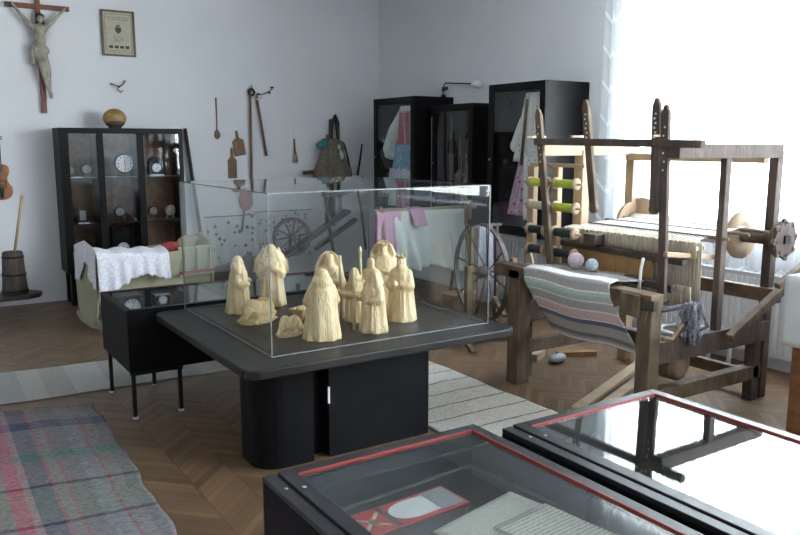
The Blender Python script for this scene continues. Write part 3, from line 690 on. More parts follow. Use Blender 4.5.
# ------------------------------------------------------------------ clock cabinet at the back wall
t = thing('clock_cabinet', 'tall black glazed cabinet full of old clocks against the back wall', 'cabinet', (1.95, 8.5, 0)); o = t.location
cx0, cx1, cy0, cy1, cz0, cz1 = 1.40, 2.63, 8.34, 8.70, .34, 1.80
MB(o).box(cx0, cx1, cy0+.02, cy1, cz1-.03, cz1).box(cx0, cx1, cy0+.02, cy1, cz0, cz0+.05).box(cx0, cx0+.03, cy0+.02, cy1, cz0+.05, cz1-.03).box(cx1-.03, cx1, cy0+.02, cy1, cz0+.05, cz1-.03).build('carcass', 'black', t, bev=.003)
MB(o).box(cx0+.03, cx1-.03, cy1-.04, cy1-.005, cz0+.05, cz1-.03).build('back_panel', 'cork', t)
for a, b_ in ((1.745, 1.815), (2.145, 2.215)): MB(o).box(a, b_, cy0+.02, cy1-.041, cz0+.05, cz1-.03).build('divider', 'black', t)
for a, b_ in ((cx0+.03, 1.744), (1.816, 2.144), (2.216, cx1-.03)):
    for z in (1.300, .835):
        MB(o).box(a+.001, b_-.001, cy0+.04, cy1-.042, z-.008, z).build('shelf', ['edged'], t)
fr = MB(o).box(cx0, cx0+.085, cy0, cy0+.019, cz0, cz1).box(cx1-.045, cx1, cy0, cy0+.019, cz0, cz1).box(cx0+.085, cx1-.045, cy0, cy0+.019, cz1-.055, cz1).box(cx0+.085, cx1-.045, cy0, cy0+.019, cz0, cz0+.06).box(1.745, 1.815, cy0, cy0+.019, cz0+.06, cz1-.055).box(2.145, 2.215, cy0, cy0+.019, cz0+.06, cz1-.055).build('door_frame', 'black', t, bev=.003)
MB(o).box(cx0+.08, cx1-.04, cy0+.005, cy0+.009, cz0+.05, cz1-.05).build('door_glass', 'glasscab', t)
for x in (cx0+.06, cx1-.06):
    for y in (cy0+.06, cy1-.05): MB(o).box(x-.03, x+.03, y-.03, y+.03, 0, cz0-.001).build('leg', 'black', t)
CYF = 8.47
def clock_hands(o_, c, r, t, y, hh=10, mm=10):
    for ang, L, w in ((hh/12*2*PI, .5, .05), (mm/60*2*PI, .75, .035)):
        MB(o_).bar((c[0], y, c[1]), (c[0]+math.sin(ang)*r*L, y, c[1]+math.cos(ang)*r*L), r*w*1.6, .0015, up=(0, 1, 0)).build('hand', 'ink', t)
def dial(o_, x, z, r, y, t, m='dial', hh=10, mm=10, marks=True):
    d = MB(o_).cyl((x, y, z), (x, y-.004, z), r, n=32).build('dial', m, t)
    mk = MB(o_)
    for k in range(12):
        a = 2*PI*k/12; L = .24 if k % 3 == 0 else .17
        p0 = (x+math.sin(a)*r*(.90-L), y-.005, z+math.cos(a)*r*(.90-L)); p1 = (x+math.sin(a)*r*.88, y-.005, z+math.cos(a)*r*.88)
        mk.bar(p0, p1, r*.13, .0012, up=(0, 1, 0))
    mk.build('numerals', 'ink', d)
    clock_hands(o_, (x, z), r, d, y-.0065, hh, mm)
def round_clock(label, x, z, r, hh, mm, body='iron', m='dial', stand=True, zs=None, ring=False, group=None, y=CYF, depth=.05):
    t = thing('round_clock', label, 'clock', (x, y, zs if zs is not None else z-r), 0, group); o_ = t.location
    MB(o_).lathe([(r*.9, 0), (r*1.16, .004), (r*1.2, .02), (r*1.12, depth), (r*.6, depth+.01)], (x, y-.006, z), (0, 1, 0), n=32).build('case', body, t)
    dial(o_, x, z, r*.93, y-.004, t, m, hh, mm)
    MB(o_).torus((x, y-.008, z), (0, 1, 0), r*1.02, r*.08, 32, 8).build('bezel', body, t)
    if stand and zs is not None:
        for s in (-1, 1): MB(o_).bar((x+s*r*.6, y+.02, z-r*.9), (x+s*r*.8, y+.02, zs), r*.14, r*.14).build('foot', body, t)
    if ring: MB(o_).torus((x, y+.01, z+r*1.38), (0, 1, 0), r*.25, r*.05, 20, 6).build('top_ring', body, t)
    return t
S1, S2, S3 = 1.3005, .8355, cz0+.051
round_clock('large round white faced wall clock in the top middle compartment', 2.05, 1.437, .094, 0, 28, 'iron', zs=S1, y=8.50)
round_clock('small dark alarm clock beside the paper, top left compartment', 1.665, 1.385, .047, 3, 20, 'darkwood', 'dialold', zs=S1, ring=True)
round_clock('small dark alarm clock half hidden at far left of the top left shelf', 1.50, 1.375, .045, 4, 40, 'darkwood', 'dialold', zs=S1)
round_clock('small round dark clock in the middle compartment of second shelf', 1.97, .935, .048, 1, 30, 'iron', 'dialold', zs=S2, ring=True)
round_clock('small round clock at left of the right compartment, second shelf', 2.32, .93, .045, 12, 30, 'iron', 'dialold', zs=S2, ring=True)
round_clock('silvery round clock at right of the right compartment, second shelf', 2.50, .93, .048, 2, 20, 'steel', 'dialold', zs=S2)
round_clock('dark round clock on the cabinet floor, bottom left compartment', 1.56, .50, .05, 2, 50, 'darkwood', 'dialold', zs=S3)
round_clock('small round clock on the cabinet floor, bottom right compartment', 2.42, .50, .045, 8, 10, 'iron', 'dialold', zs=S3)
def mantel_clock(label, x, zs, w, h, r, hh, mm, arched=False, m='dial', y=CYF):
    t = thing('mantel_clock', label, 'clock', (x, y, zs)); o_ = t.location
    pts = [(x-w/2, zs+.02), (x+w/2, zs+.02)]
    if arched: pts += [(x+w/2, zs+h*.6)]+[(x+w/2*math.cos(a), zs+h*.6+h*.38*math.sin(a)) for a in [PI*k/10 for k in range(1, 10)]]+[(x-w/2, zs+h*.6)]
    else: pts += [(x+w/2, zs+h), (x-w/2, zs+h)]
    MB(o_).prism(pts, y, y+.09, 'y').build('case', 'black', t, bev=.002)
    MB(o_).box(x-w*.58, x+w*.58, y-.01, y+.10, zs, zs+.02).build('base', 'black', t, bev=.002)
    if not arched: MB(o_).box(x-w*.55, x+w*.55, y-.006, y+.094, zs+h, zs+h+.014).build('cornice', 'black', t)
    dial(o_, x, zs+h*.42, r, y-.001, t, m, hh, mm)
mantel_clock('black mantel clock with white dial in the top right compartment', 2.375, S1, .155, .21, .045, 7, 12, arched=True)
mantel_clock('black mantel clock with white dial in the bottom middle compartment', 1.985, S3, .21, .37, .062, 12, 15)
t = thing('desk_clock', 'dark rectangular framed clock standing on the second shelf, left compartment', 'clock', (1.60, CYF, S2)); o = t.location
MB(o).box(1.55, 1.65, CYF, CYF+.05, S2, S2+.155).build('case', 'iron', t, bev=.003)
MB(o).box(1.572, 1.628, CYF-.003, CYF-.0005, S2+.03, S2+.13).build('face', 'dialold', t)
clock_hands(o, (1.60, S2+.08), .035, t, CYF-.005, 1, 30)
t = tag(MB().box(-.055, .055, -.006, .006, 0, .012).cyl((-.05, 0, .006), (-.05, -.02, .006), .008).build('brass_key', 'steel'), 'small shiny metal key lying before the rectangular framed clock', 'key', loc=(1.60, CYF-.05, S2))
t = tag(MB().box(-.075, .075, -.05, .05, 0, .004).box(-.02, .07, -.045, .04, .0045, .009).build('paper_sheet', 'whitepaper'), 'white papers lying on the top left shelf between two small clocks', 'paper', loc=(1.53, CYF-.03, S1), rz=.3)
t = tag(MB().box(-.08, .08, -.03, .03, 0, .02).build('folded_cloth', 'yarnball', bev=.006), 'pale lilac folded cloth before the black clock in top right compartment', 'cloth', loc=(2.35, CYF-.06, S1))
t = thing('watch_chain', 'thin metal chain with fob leaning beside the small round middle clock', 'chain', (2.08, CYF, S2)); o = t.location
MB(o).tube([(2.02, CYF-.005, S2+.13), (2.07, CYF-.012, S2+.07), (2.12, CYF-.02, S2+.02)], .003, 6).build('chain', 'steel', t)
MB(o).ell((2.122, CYF-.022, S2+.014), (.014, .006, .013)).build('fob', 'steel', t)
# gourd on top
t = thing('gourd_bowl', 'round golden brown bowl with dark base standing on the clock cabinet', 'bowl', (1.965, 8.45, cz1)); o = t.location
MB(o).ell((1.965, 8.45, cz1+.100), (.118, .06, .100), nu=28, nv=18).build('bowl', 'gourd', t)
MB(o).lathe([(.06, .0), (.07, .012), (.045, .03), (.05, .05)], (1.965, 8.45, cz1), n=24, sx=1, sy=.6).build('foot', 'darkwood', t)
MB(o).ell((1.965, 8.447, cz1+.052), (.098, .062, .048), nu=28, nv=14).build('dark_lower_band', 'darkwood', t)

# ------------------------------------------------------------------ crucifix
t = thing('crucifix', 'large reddish wooden crucifix with pale figure on the back wall', 'crucifix', (1.345, 8.72, 1.95)); o = t.location
MB(o).box(1.322, 1.368, 8.70, 8.738, 1.95, 3.22).build('cross_post', 'crosswood', t, bev=.003)
MB(o).box(1.05, 1.64, 8.702, 8.736, 2.965, 3.012).build('crossbar', 'crosswood', t, bev=.003)
b = MB(o); Y0 = 8.665
def V3(x, z, y=0): return Vector((x, Y0+y, z))
capsule(b, V3(1.335, 2.60), V3(1.34, 2.76), .052, .064)      # torso
capsule(b, V3(1.30, 2.77), V3(1.385, 2.77), .034, .034)      # shoulders
capsule(b, V3(1.335, 2.54), V3(1.335, 2.60), .055, .05)      # hips
capsule(b, V3(1.34, 2.78), V3(1.345, 2.83, -.01), .022, .02) # neck
for pts in ((V3(1.292, 2.775), V3(1.21, 2.86), V3(1.125, 2.975)), (V3(1.392, 2.775), V3(1.47, 2.85), V3(1.575, 2.965))):
    capsule(b, pts[0], pts[1], .026, .021); capsule(b, pts[1], pts[2], .020, .013)
    d = (pts[2]-pts[1]).normalized(); b.ell(pts[2]+d*.015+Vector((0, .0, 0)), (.014, .010, .018))
    for k in range(4): capsule(b, pts[2]+d*.02, pts[2]+d*.042+Vector((-.012+.008*k, -.006, .002*k)), .0042, .0035, 6)
    capsule(b, pts[2], pts[2]+d*.015+Vector((.0, -.015, -.012)), .0045, .004, 6)
capsule(b, V3(1.312, 2.55), V3(1.345, 2.36, -.035), .036, .027); capsule(b, V3(1.345, 2.36, -.035), V3(1.385, 2.17, 0), .026, .015)
capsule(b, V3(1.365, 2.54), V3(1.395, 2.36, -.03), .036, .027); capsule(b, V3(1.395, 2.36, -.03), V3(1.40, 2.16, 0), .026, .015)
for x in (1.392, 1.408): capsule(b, V3(x, 2.155, 0), V3(x+.004, 2.10, -.025), .015, .011)
b.ell(V3(1.337, 2.66, -.045), (.035, .012, .05)); b.ell(V3(1.337, 2.745, -.045), (.05, .016, .025))
hd = MB(o)
fig_ = b.build('figure', 'ivory', t, remesh=.0065)
hc = V3(1.35, 2.868, -.018); R = Matrix.Rotation(.22, 3, 'Y')
hd.ell(hc, (.033, .036, .045), R); hd.ell(hc+Vector((0, -.036, -.002)), (.006, .010, .011)); hd.ell(hc+Vector((0, -.028, .014)), (.022, .008, .005)); hd.ell(hc+Vector((0, -.026, -.032)), (.018, .014, .02))
for s in (-1, 1): hd.ell(hc+Vector((s*.013, -.031, .006)), (.006, .004, .004))
hd.build('head', 'ivory', fig_, remesh=.005)
MB(o).ell(hc+Vector((0, .012, .014)), (.040, .036, .044)).ell(hc+Vector((-.026, .010, -.03)), (.015, .02, .035)).ell(hc+Vector((.026, .010, -.03)), (.015, .02, .035)).torus(hc+Vector((0, -.004, .024)), (0, .2, 1), .036, .008, 20, 8).build('hair', 'hair', fig_, remesh=.006)
lc = MB(o); capsule(lc, V3(1.30, 2.545), V3(1.375, 2.56), .050, .048); lc.ell(V3(1.335, 2.50, -.02), (.065, .05, .06)); capsule(lc, V3(1.275, 2.56, -.01), V3(1.262, 2.43, .0), .028, .020); capsule(lc, V3(1.28, 2.60, 0), V3(1.25, 2.575, 0), .024, .016)
for k in range(4): capsule(lc, V3(1.28, 2.545+.012*k, -.045), V3(1.39, 2.50+.016*k, -.045), .008, .008, 8)
lc.build('loincloth', 'ivory', fig_, remesh=.0065)

# ------------------------------------------------------------------ framed document
t = thing('framed_document', 'cream printed document in thin brown frame on the back wall', 'picture', (2.11, 8.72, 2.56)); o = t.location
fx0, fx1, fz0, fz1 = 1.945, 2.285, 2.555, 3.02
MB(o).box(fx0, fx1, 8.705, 8.738, fz1-.018, fz1).box(fx0, fx1, 8.705, 8.738, fz0, fz0+.018).box(fx0, fx0+.018, 8.705, 8.738, fz0+.018, fz1-.018).box(fx1-.018, fx1, 8.705, 8.738, fz0+.018, fz1-.018).build('frame', 'frame', t, bev=.002)
MB(o).box(fx0+.018, fx1-.018, 8.722, 8.737, fz0+.018, fz1-.018).build('document', 'paper', t)
mb = MB(o); yy = 8.7215
for a in ((fx0+.035, fx1-.035, fz1-.04, fz1-.037), (fx0+.035, fx1-.035, fz0+.037, fz0+.040), (fx0+.035, fx0+.038, fz0+.04, fz1-.04), (fx1-.038, fx1-.035, fz0+.04, fz1-.04)): mb.box(a[0], a[1], yy-.001, yy, a[2], a[3])
random.seed(8)
for k, z in enumerate((2.945, 2.925)):
    x = fx0+.06+.02*k
    while x < fx1-.07: w = random.uniform(.008, .02); mb.box(x, x+w, yy-.001, yy, z, z+.005); x += w+.006
for xx in (2.075, 2.10, 2.125, 2.15): mb.tube([(xx, yy-.0005, 2.76), (xx+.008, yy-.0005, 2.735), (xx-.002, yy-.0005, 2.70)], .0018, 6)
for k in range(4): mb.box(2.015+.055*k, 2.055+.055*k, yy-.001, yy, 2.635, 2.662)
for k in range(9): mb.box(2.01+.025*k, 2.028+.025*k, yy-.001, yy, 2.612, 2.616)
mb.build('printing', 'ink', t)
em = MB(o).prism([(2.085, 2.85), (2.145, 2.85), (2.145, 2.81), (2.115, 2.782), (2.085, 2.81)], yy-.0015, yy, 'y').lathe([(.014, 0), (.02, .018)], (2.115, yy-.001, 2.855), n=10, sy=.05)
em.build('emblem', 'darkwood', t)

# ------------------------------------------------------------------ wall hooks (wrought iron)
def wall_hook(label, p, s=1.0):
    t = thing('wall_hook', label, 'hook', p, 0, None)
    b = MB().tube([(-.09*s, -.01, .01), (-.04*s, -.03, -.005), (0, -.03, -.02), (.035*s, -.035, .0), (.06*s, -.03, .035)], .006, 8).tube([(0, -.02, -.02), (-.02, -.04, -.05), (.01, -.05, -.08), (.03, -.045, -.06)], .006, 8).tube([(0, 0, -.02), (0, -.03, -.02)], .01, 8)
    b.build('hook_arm', 'iron', t); MB().ell((.062*s, -.03, .04), (.018, .012, .016)).ell((-.045*s, -.03, -.002), (.016, .01, .014)).build('tip', 'steel', t)
wall_hook('small twisted metal hook on wall above the golden bowl', (2.09, 8.738, 2.26))
t = thing('cord_hook', 'small metal wall hook with white cord above the two hanging poles', 'hook', (3.72, 8.738, 2.22)); o = t.location
MB(o).tube([(3.58, 8.71, 2.31), (3.60, 8.70, 2.25), (3.66, 8.69, 2.21), (3.74, 8.70, 2.22), (3.80, 8.69, 2.25), (3.83, 8.70, 2.28)], .005, 8).cyl((3.66, 8.738, 2.21), (3.66, 8.69, 2.21), .008).build('hook_arm', 'iron', t)
MB(o).torus((3.66, 8.69, 2.19), (0, 1, 0), .045, .006, 24, 8).build('cord_loop', 'thread', t)
MB(o).ell((3.835, 8.70, 2.295), (.022, .012, .012)).ell((3.80, 8.70, 2.235), (.012, .01, .016)).build('tip', 'iron', t)
t = thing('wall_bracket_lamp', 'thin wall arm with small white shade above the middle black cabinet', 'lamp', (5.33, 7.25, 2.28)); o = t.location
MB(o).cyl((5.339, 7.27, 2.26), (5.29, 7.27, 2.26), .02).tube([(5.30, 7.27, 2.30), (5.28, 7.22, 2.315), (5.27, 6.72, 2.275)], .007, 8).tube([(5.30, 7.27, 2.30), (5.29, 7.29, 2.24), (5.28, 7.26, 2.19)], .007, 8).build('arm', 'iron', t)
MB(o).lathe([(.012, 0), (.035, .04), (.045, .10), (.03, .13), (.01, .14)], (5.27, 6.73, 2.275), (0, -1, -.1), n=16).build('shade', 'white', t)
MB(o).ell((5.29, 7.27, 2.25), (.022, .022, .03)).ell((5.28, 7.26, 2.17), (.03, .03, .024)).build('knob', 'iron', t)

# ------------------------------------------------------------------ kitchen tools on the back wall
WY = 8.725
t = tag(MB().tube([(0, 0, .10), (0, 0, .47)], [.008, .009], 10).ell((0, 0, .055), (.036, .012, .055)).build('wooden_spoon', 'midwood', remesh=.006), 'long handled wooden spoon hanging on the back wall', 'spoon', loc=(3.155, 8.729, 1.69))
def board(label, x, z, rz, w, h, hh, m='midwood'):
    t = thing('cutting_board', label, 'board', (x, 8.7295, z)); t.rotation_euler = (0, rz, 0)
    MB().prism([(-w/2, 0), (w/2, 0), (w/2, h*.86), (w*.2, h), (-w*.2, h), (-w/2, h*.86)], -.010, .010, 'y').build('blade', m, t, bev=.003)
    MB().prism([(-.018, h-.005), (.018, h-.005), (.014, h+hh), (-.014, h+hh)], -.008, .008, 'y').build('handle', m, t, bev=.004)
board('small wooden paddle board tilted on wall, upper of the pair', 3.43, 1.505, -.16, .135, .20, .09)
board('small upright wooden paddle board below the tilted one', 3.325, 1.245, 0, .105, .24, .11)
def pole(name, label, a, b, r, m='midwood', cat='pole', grp=None, r1=None):
    t = tag(MB().tube([Vector((0, 0, 0)), (Vector(b)-Vector(a))*.5+Vector((.004, 0, 0)), Vector(b)-Vector(a)], [r, r*.95, r1 or r*.9], 10).build(name, m), label, cat, grp, loc=a)
    return t
pole('hanging_pole', 'long straight brown pole hanging from the corded wall hook', (3.535, 8.70, .95), (3.56, 8.70, 2.25), .016)
pole('hanging_stick', 'shorter slanted brown stick hanging right of the long straight pole', (3.74, 8.70, 1.50), (3.63, 8.70, 2.22), .015)
tag(MB().torus((0, 0, 0), (0, 1, 0), .035, .012, 20, 8, PI*.0, PI*2).build('leather_loop', 'leather'), 'dark loop tying the two poles at the wall hook', 'loop', loc=(3.575, 8.70, 2.235))
pole('wooden_rod', 'thick brown rod leaning on the wall right of the clock cabinet', (2.93, 8.60, .0), (2.775, 8.70, 1.81), .022, 'darkwood')
t = thing('pastry_brush', 'small hanging brush with pale bristles on the back wall', 'brush', (4.13, 8.715, 1.42)); o = t.location
MB(o).tube([(4.12, 8.715, 1.52), (4.115, 8.715, 1.70)], [.014, .010], 10).build('handle', 'midwood', t)
MB(o).lathe([(.034, 0), (.03, .05), (.018, .11)], (4.125, 8.715, 1.42), n=16, sy=.5).build('bristles', 'straw', t)
MB(o).tube([(4.115, 8.715, 1.70), (4.11, 8.722, 1.78)], .003, 6).build('cord', 'thread', t)
pole('dark_rod', 'dark pointed rod slanting right on wall, left of the pair', (4.91, 8.727, 1.24), (4.81, 8.727, 1.64), .014, 'iron', 'rod', None, .009)
pole('dark_rod', 'dark pointed rod slanting left on wall beside the corner cabinet', (5.00, 8.727, 1.24), (5.07, 8.727, 1.64), .014, 'iron', 'rod', None, .009)

# yoke stand with the sack
t = thing('harness_yoke', 'dark curved wooden yoke with crossbar hanging on wall behind spinning wheel', 'yoke', (4.60, 8.66, .60)); o = t.location
MB(o).tube([(4.55, 8.68, .75), (4.56, 8.68, 1.25), (4.55, 8.68, 1.75)], .020, 10).build('pale_pole', 'midwood', t)
MB(o).tube([(4.60, 8.66, .62), (4.595, 8.66, 1.2), (4.585, 8.66, 1.75), (4.60, 8.66, 1.93), (4.64, 8.66, 1.97), (4.675, 8.66, 1.90), (4.69, 8.66, 1.7), (4.74, 8.66, 1.35)], [.03, .03, .028, .034, .036, .030, .02, .016], 12).build('bent_beam', 'leather', t)
MB(o).bar((4.18, 8.62, 1.29), (4.84, 8.62, 1.33), .035, .045).build('crossbar', 'darkwood', t, bev=.006)
t = thing('cloth_sack', 'rough brown grey sack hanging over the crossbar of the yoke', 'sack', (4.55, 8.58, 1.22)); o = t.location
def sackf(u, v):
    w = .17+.10*(1-v)+.02*math.sin(v*7); a = 2*PI*u
    return (4.555+w*math.cos(a)*(.95), 8.57+.045*math.sin(a)*(1+.5*(1-v))+.014*math.sin(7*a+v*3), 1.20+.50*v-.06*(math.cos(a)**2)*(v))
MB(o).grid(sackf, 48, 12).build('sack_cloth', 'sack', t, solid=.006)
MB(o).ell((4.40, 8.55, 1.62), (.075, .045, .055)).ell((4.44, 8.55, 1.67), (.05, .04, .035)).build('teal_bundle', 'teal', t, remesh=.01)
MB(o).ell((4.60, 8.545, 1.60), (.06, .03, .045)).ell((4.66, 8.55, 1.50), (.045, .03, .07)).build('pale_flap', 'sheet', t, remesh=.01)

# ------------------------------------------------------------------ violin
t = thing('violin', 'orange brown violin hanging on the wall at the left edge', 'violin', (.895, 8.724, 1.085)); o = t.location; VO = Vector((.84, 8.70, 1.06))
def vio(sc_=1.0):
    h = []
    for z, w in ((0, .0), (.008, .045), (.03, .085), (.08, .104), (.13, .098), (.17, .070), (.20, .058), (.225, .060), (.25, .072), (.29, .084), (.33, .078), (.352, .05), (.36, .0)): h.append((w*sc_, z))
    return h
pr = vio(); pts = [(.84+w, 1.06+z) for w, z in pr]+[(.84-w, 1.06+z) for w, z in reversed(pr[1:-1])]
MB(VO).prism(pts, 8.675, 8.715, 'y').build('body', 'violin', t, bev=.006)
MB(VO).box(.824, .856, 8.655, 8.675, 1.34, 1.66).build('neck', 'darkwood', t, bev=.004)
MB(VO).torus((.84, 8.66, 1.70), (1, 0, 0), .018, .010, 20, 8).box(.83, .85, 8.655, 8.675, 1.655, 1.69).cyl((.80, 8.665, 1.665), (.88, 8.665, 1.665), .005).cyl((.80, 8.665, 1.685), (.88, 8.665, 1.685), .005).build('scroll', 'darkwood', t)
MB(VO).prism([(.825, 1.08), (.855, 1.08), (.862, 1.19), (.818, 1.19)], 8.66, 8.67, 'y').build('tailpiece', 'iron', t)
MB(VO).box(.815, .865, 8.66, 8.675, 1.225, 1.235).build('bridge', 'palewood', t)
for s in (-1, 1): MB(VO).tube([(.84+s*.05, 8.673, 1.18), (.84+s*.04, 8.673, 1.22), (.84+s*.048, 8.673, 1.27)], .004, 6).build('sound_hole', 'iron', t)
st = MB(VO)
for k in range(4): st.cyl((.832+.005*k, 8.657, 1.15), (.834+.004*k, 8.653, 1.66), .0009, n=5)
st.build('strings', 'steel', t)

# ------------------------------------------------------------------ low bench with butter churn
t = thing('low_bench', 'low dark plank bench with rounded end under the butter churn', 'bench', (.5, 8.3, 0)); o = t.location
MB(o).prism([(-.3, 8.10), (1.0, 8.12), (1.10, 8.18), (1.14, 8.28), (1.10, 8.38), (1.0, 8.45), (-.3, 8.45)], .16, .205).build('plank', 'darkwood', t, bev=.008)
for x, y in ((-.2, 8.15), (-.2, 8.40), (.62, 8.18), (.62, 8.40)): MB(o).cyl((x, y, 0), (x, y, .161), .026, .022).build('leg', 'darkwood', t)
t = thing('butter_churn', 'tapered stave butter churn standing on the low dark bench', 'churn', (.90, 8.28, .206)); o = t.location
MB(o).lathe([(.118, 0), (.116, .02), (.092, .40), (.082, .41), (.078, .40), (.08, .36)], (.90, 8.28, .206), n=24).build('tub', 'churn', t)
for z, r in ((.03, .119), (.19, .109), (.36, .097)): MB(o).torus((.90, 8.28, .206+z), (0, 0, 1), r, .006, 32, 6, sq=(.003, .010)).build('hoop', 'iron', t)
MB(o).lathe([(.080, 0), (.08, .015), (.02, .02)], (.90, 8.28, .206+.385), n=24).build('lid', 'churn', t)
MB(o).tube([(.92, 8.28, .60), (1.03, 8.32, 1.15)], [.013, .014], 10).build('plunger', 'palewood', t)

# ------------------------------------------------------------------ cradle
t = thing('cradle', 'grey green painted wooden cradle draped with white lace before the clocks', 'cradle', (1.42, 7.03, 0), .16)
CL, CW = 1.10, .50
def sideboard(y0, s):
    return MB().loft([[Vector((x, y0+s*dy, z)) for x, dy, z in ((0, .05, .28), (CL, .05, .28), (CL, -.02, .68), (0, -.02, .62))], [Vector((x, y0+s*dy+.02, z)) for x, dy, z in ((0, .05, .28), (CL, .05, .28), (CL, -.02, .68), (0, -.02, .62))]], True, smooth=False)
for y0, s in ((.0, 1), (CW-.02, -1)): sideboard(y0, s).build('side_board', 'cradle', t, bev=.003)
MB().box(0, CL, .05, CW-.05, .26, .28).build('bottom_board', 'cradle', t)
for x in (-.018, CL):
    MB().prism([(.10, .05), (CW-.10, .05), (CW-.02, .18), (CW, .45), (CW+.02, .66), (CW-.08, .74), (CW/2, .79), (.08, .74), (-.02, .66), (0, .45), (.02, .18)], x, x+.018, 'x').build('end_board', 'cradle', t, bev=.003)
    MB().prism([(-.10, .07), (.02, .02), (CW/2, .0), (CW-.02, .02), (CW+.10, .07), (CW+.08, .12), (CW/2, .07), (-.08, .12)], x+.019 if x < 0 else x-.03, x+.048 if x < 0 else x-.001, 'x').build('rocker', 'cradle', t, bev=.004)
for x in (.80, .93, 1.06): MB().box(x, x+.016, -.038, -.021, .44, .67).build('slat', 'cradle', t)
MB().box(.74, CL, -.042, -.022, .67, .695).box(.74, CL, -.0415, -.0215, .42, .44).build('rail', 'cradle', t)
MB().box(.74, CL, -.046, -.0425, .435, .465).build('red_band', 'redcloth', t)
MB().ell((.55, .25, .50), (.48, .20, .14)).build('mattress', 'sheet', t, remesh=.03)
t2 = thing('lace_cover', 'white lace cover with scalloped edge draped over the cradle side', 'cloth', (1.42, 7.03, .3), .16)
def lacef(u, v):
    x = -.03+.66*u
    sc1 = .020*abs(math.sin(u*PI*9))
    if v < .45:
        k = v/.45; return (x, .22-.28*k, .665+.035*math.sin(k*PI)+.04*(1-u)+.01*math.sin(u*20))
    k = (v-.45)/.55; drop = (.26+.05*math.sin(u*PI*2+1)-.07*u+.10*max(0, .22-u)/.22)
    return (x, -.070-.018*math.sin(u*38)*k-.02*k, .665+.04*(1-u)*(1-k)+.0-drop*k-sc1*k)
MB().grid(lacef, 90, 30).build('lace_cloth', 'lace', t2, solid=.003).location = (0, 0, -.3)
def lacee(u, v):
    y = -.05+.50*u
    z = .79+.012-.10*abs(u-.5)*1.2; k = v
    drop = .34+.08*math.sin(u*9)-.12*abs(math.sin(u*PI*1.5))
    return (-.03-.015*k-.012*math.sin(u*30)*k, y, z-drop*k)
MB().grid(lacee, 50, 20).build('end_drape', 'lace', t2, solid=.003).location = (0, 0, -.3)
t = thing('red_ribbon', 'red cloth bundle lying at the far end of the cradle', 'cloth', (2.12, 7.25, .60), .2)
MB().ell((0, 0, .08), (.10, .05, .06)).ell((-.08, -.02, .06), (.06, .04, .035)).build('bundle', 'redcloth', t, remesh=.012)
t = thing('straw_bundle', 'pale straw bundle lying beside the red cloth in the cradle', 'straw', (2.31, 7.35, .60), .3)
MB().ell((0, 0, .10), (.11, .06, .075)).ell((.07, .0, .13), (.07, .05, .05)).build('bundle', 'straw', t, remesh=.012)

# ------------------------------------------------------------------ embroidered hangings on the back wall
def hanging(label, x0, x1, z0, z1, m, y=8.715, fold=.008, name='embroidered_cloth', sag=.03):
    t = thing(name, label, 'cloth', ((x0+x1)/2, y, z0), 0); o_ = t.location
    MB(o_).grid(lambda u, v: (x0+(x1-x0)*u, y-fold-fold*math.sin(u*22+v*2)*(1-v*.6), z0+sag*math.sin(u*PI*3+x0*4)+(z1-z0-sag*math.sin(u*PI*3+x0*4)*0)*v), 40, 16).build('cloth', m, t, solid=.003)
    MB(o_).cyl((x0-.03, y-.008, z1+.006), (x1+.03, y-.008, z1+.006), .006).build('rail', 'iron', t)
    return t
hanging('pale cloth with dark and red embroidered flowers hung beside the leaning rod', 2.98, 3.56, .12, .80, 'embroid')
hanging('pale embroidered cloth with pink sprigs hung behind the spinning wheel', 3.60, 4.30, .30, .83, 'embroid2')
t = thing('ribboned_pouch', 'dark red hanging pouch with spread ribbons above the embroidered cloth', 'pouch', (3.46, 8.68, .86)); o = t.location
MB(o).ell((3.46, 8.68, .98), (.09, .035, .12)).ell((3.45, 8.68, 1.10), (.06, .03, .05)).build('pouch', 'redcloth', t, remesh=.01)
for s in (-1, 1): MB(o).grid(lambda u, v: (3.46+s*(.02+.24*u), 8.685-.01*math.sin(u*12), 1.10+.10*u-.05*v+.02*math.sin(u*9)), 14, 3).build('ribbon', 'embroid2' if s > 0 else 'redcloth', t, solid=.003)
MB(o).tube([(3.44, 8.69, .87), (3.40, 8.69, .62)], .013, 8).build('handle', 'darkwood', t)
t = thing('wooden_trough', 'dark carved wooden trough on floor behind the left glass edge', 'trough', (2.86, 8.05, 0)); o = t.location
MB(o).loft([[Vector((2.84+a*.36+.02*q, 8.05+w*b__, z)) for b__, z in ((-.16, .30+.16*a*a), (-.15, .10+.06*a*a), (-.05, .03), (.05, .03), (.15, .10+.06*a*a), (.16, .30+.16*a*a), (.12, .28+.16*a*a), (0, .10), (-.12, .28+.16*a*a))] for q, (a, w) in enumerate(((-1, .4), (-.6, .9), (0, 1), (.6, .9), (1, .45)))], True).build('bowl', 'darkwood', t)
for x in (2.68, 3.02): MB(o).box(x-.03, x+.03, 7.93, 8.17, 0, .07).build('foot', 'darkwood', t, bev=.005)

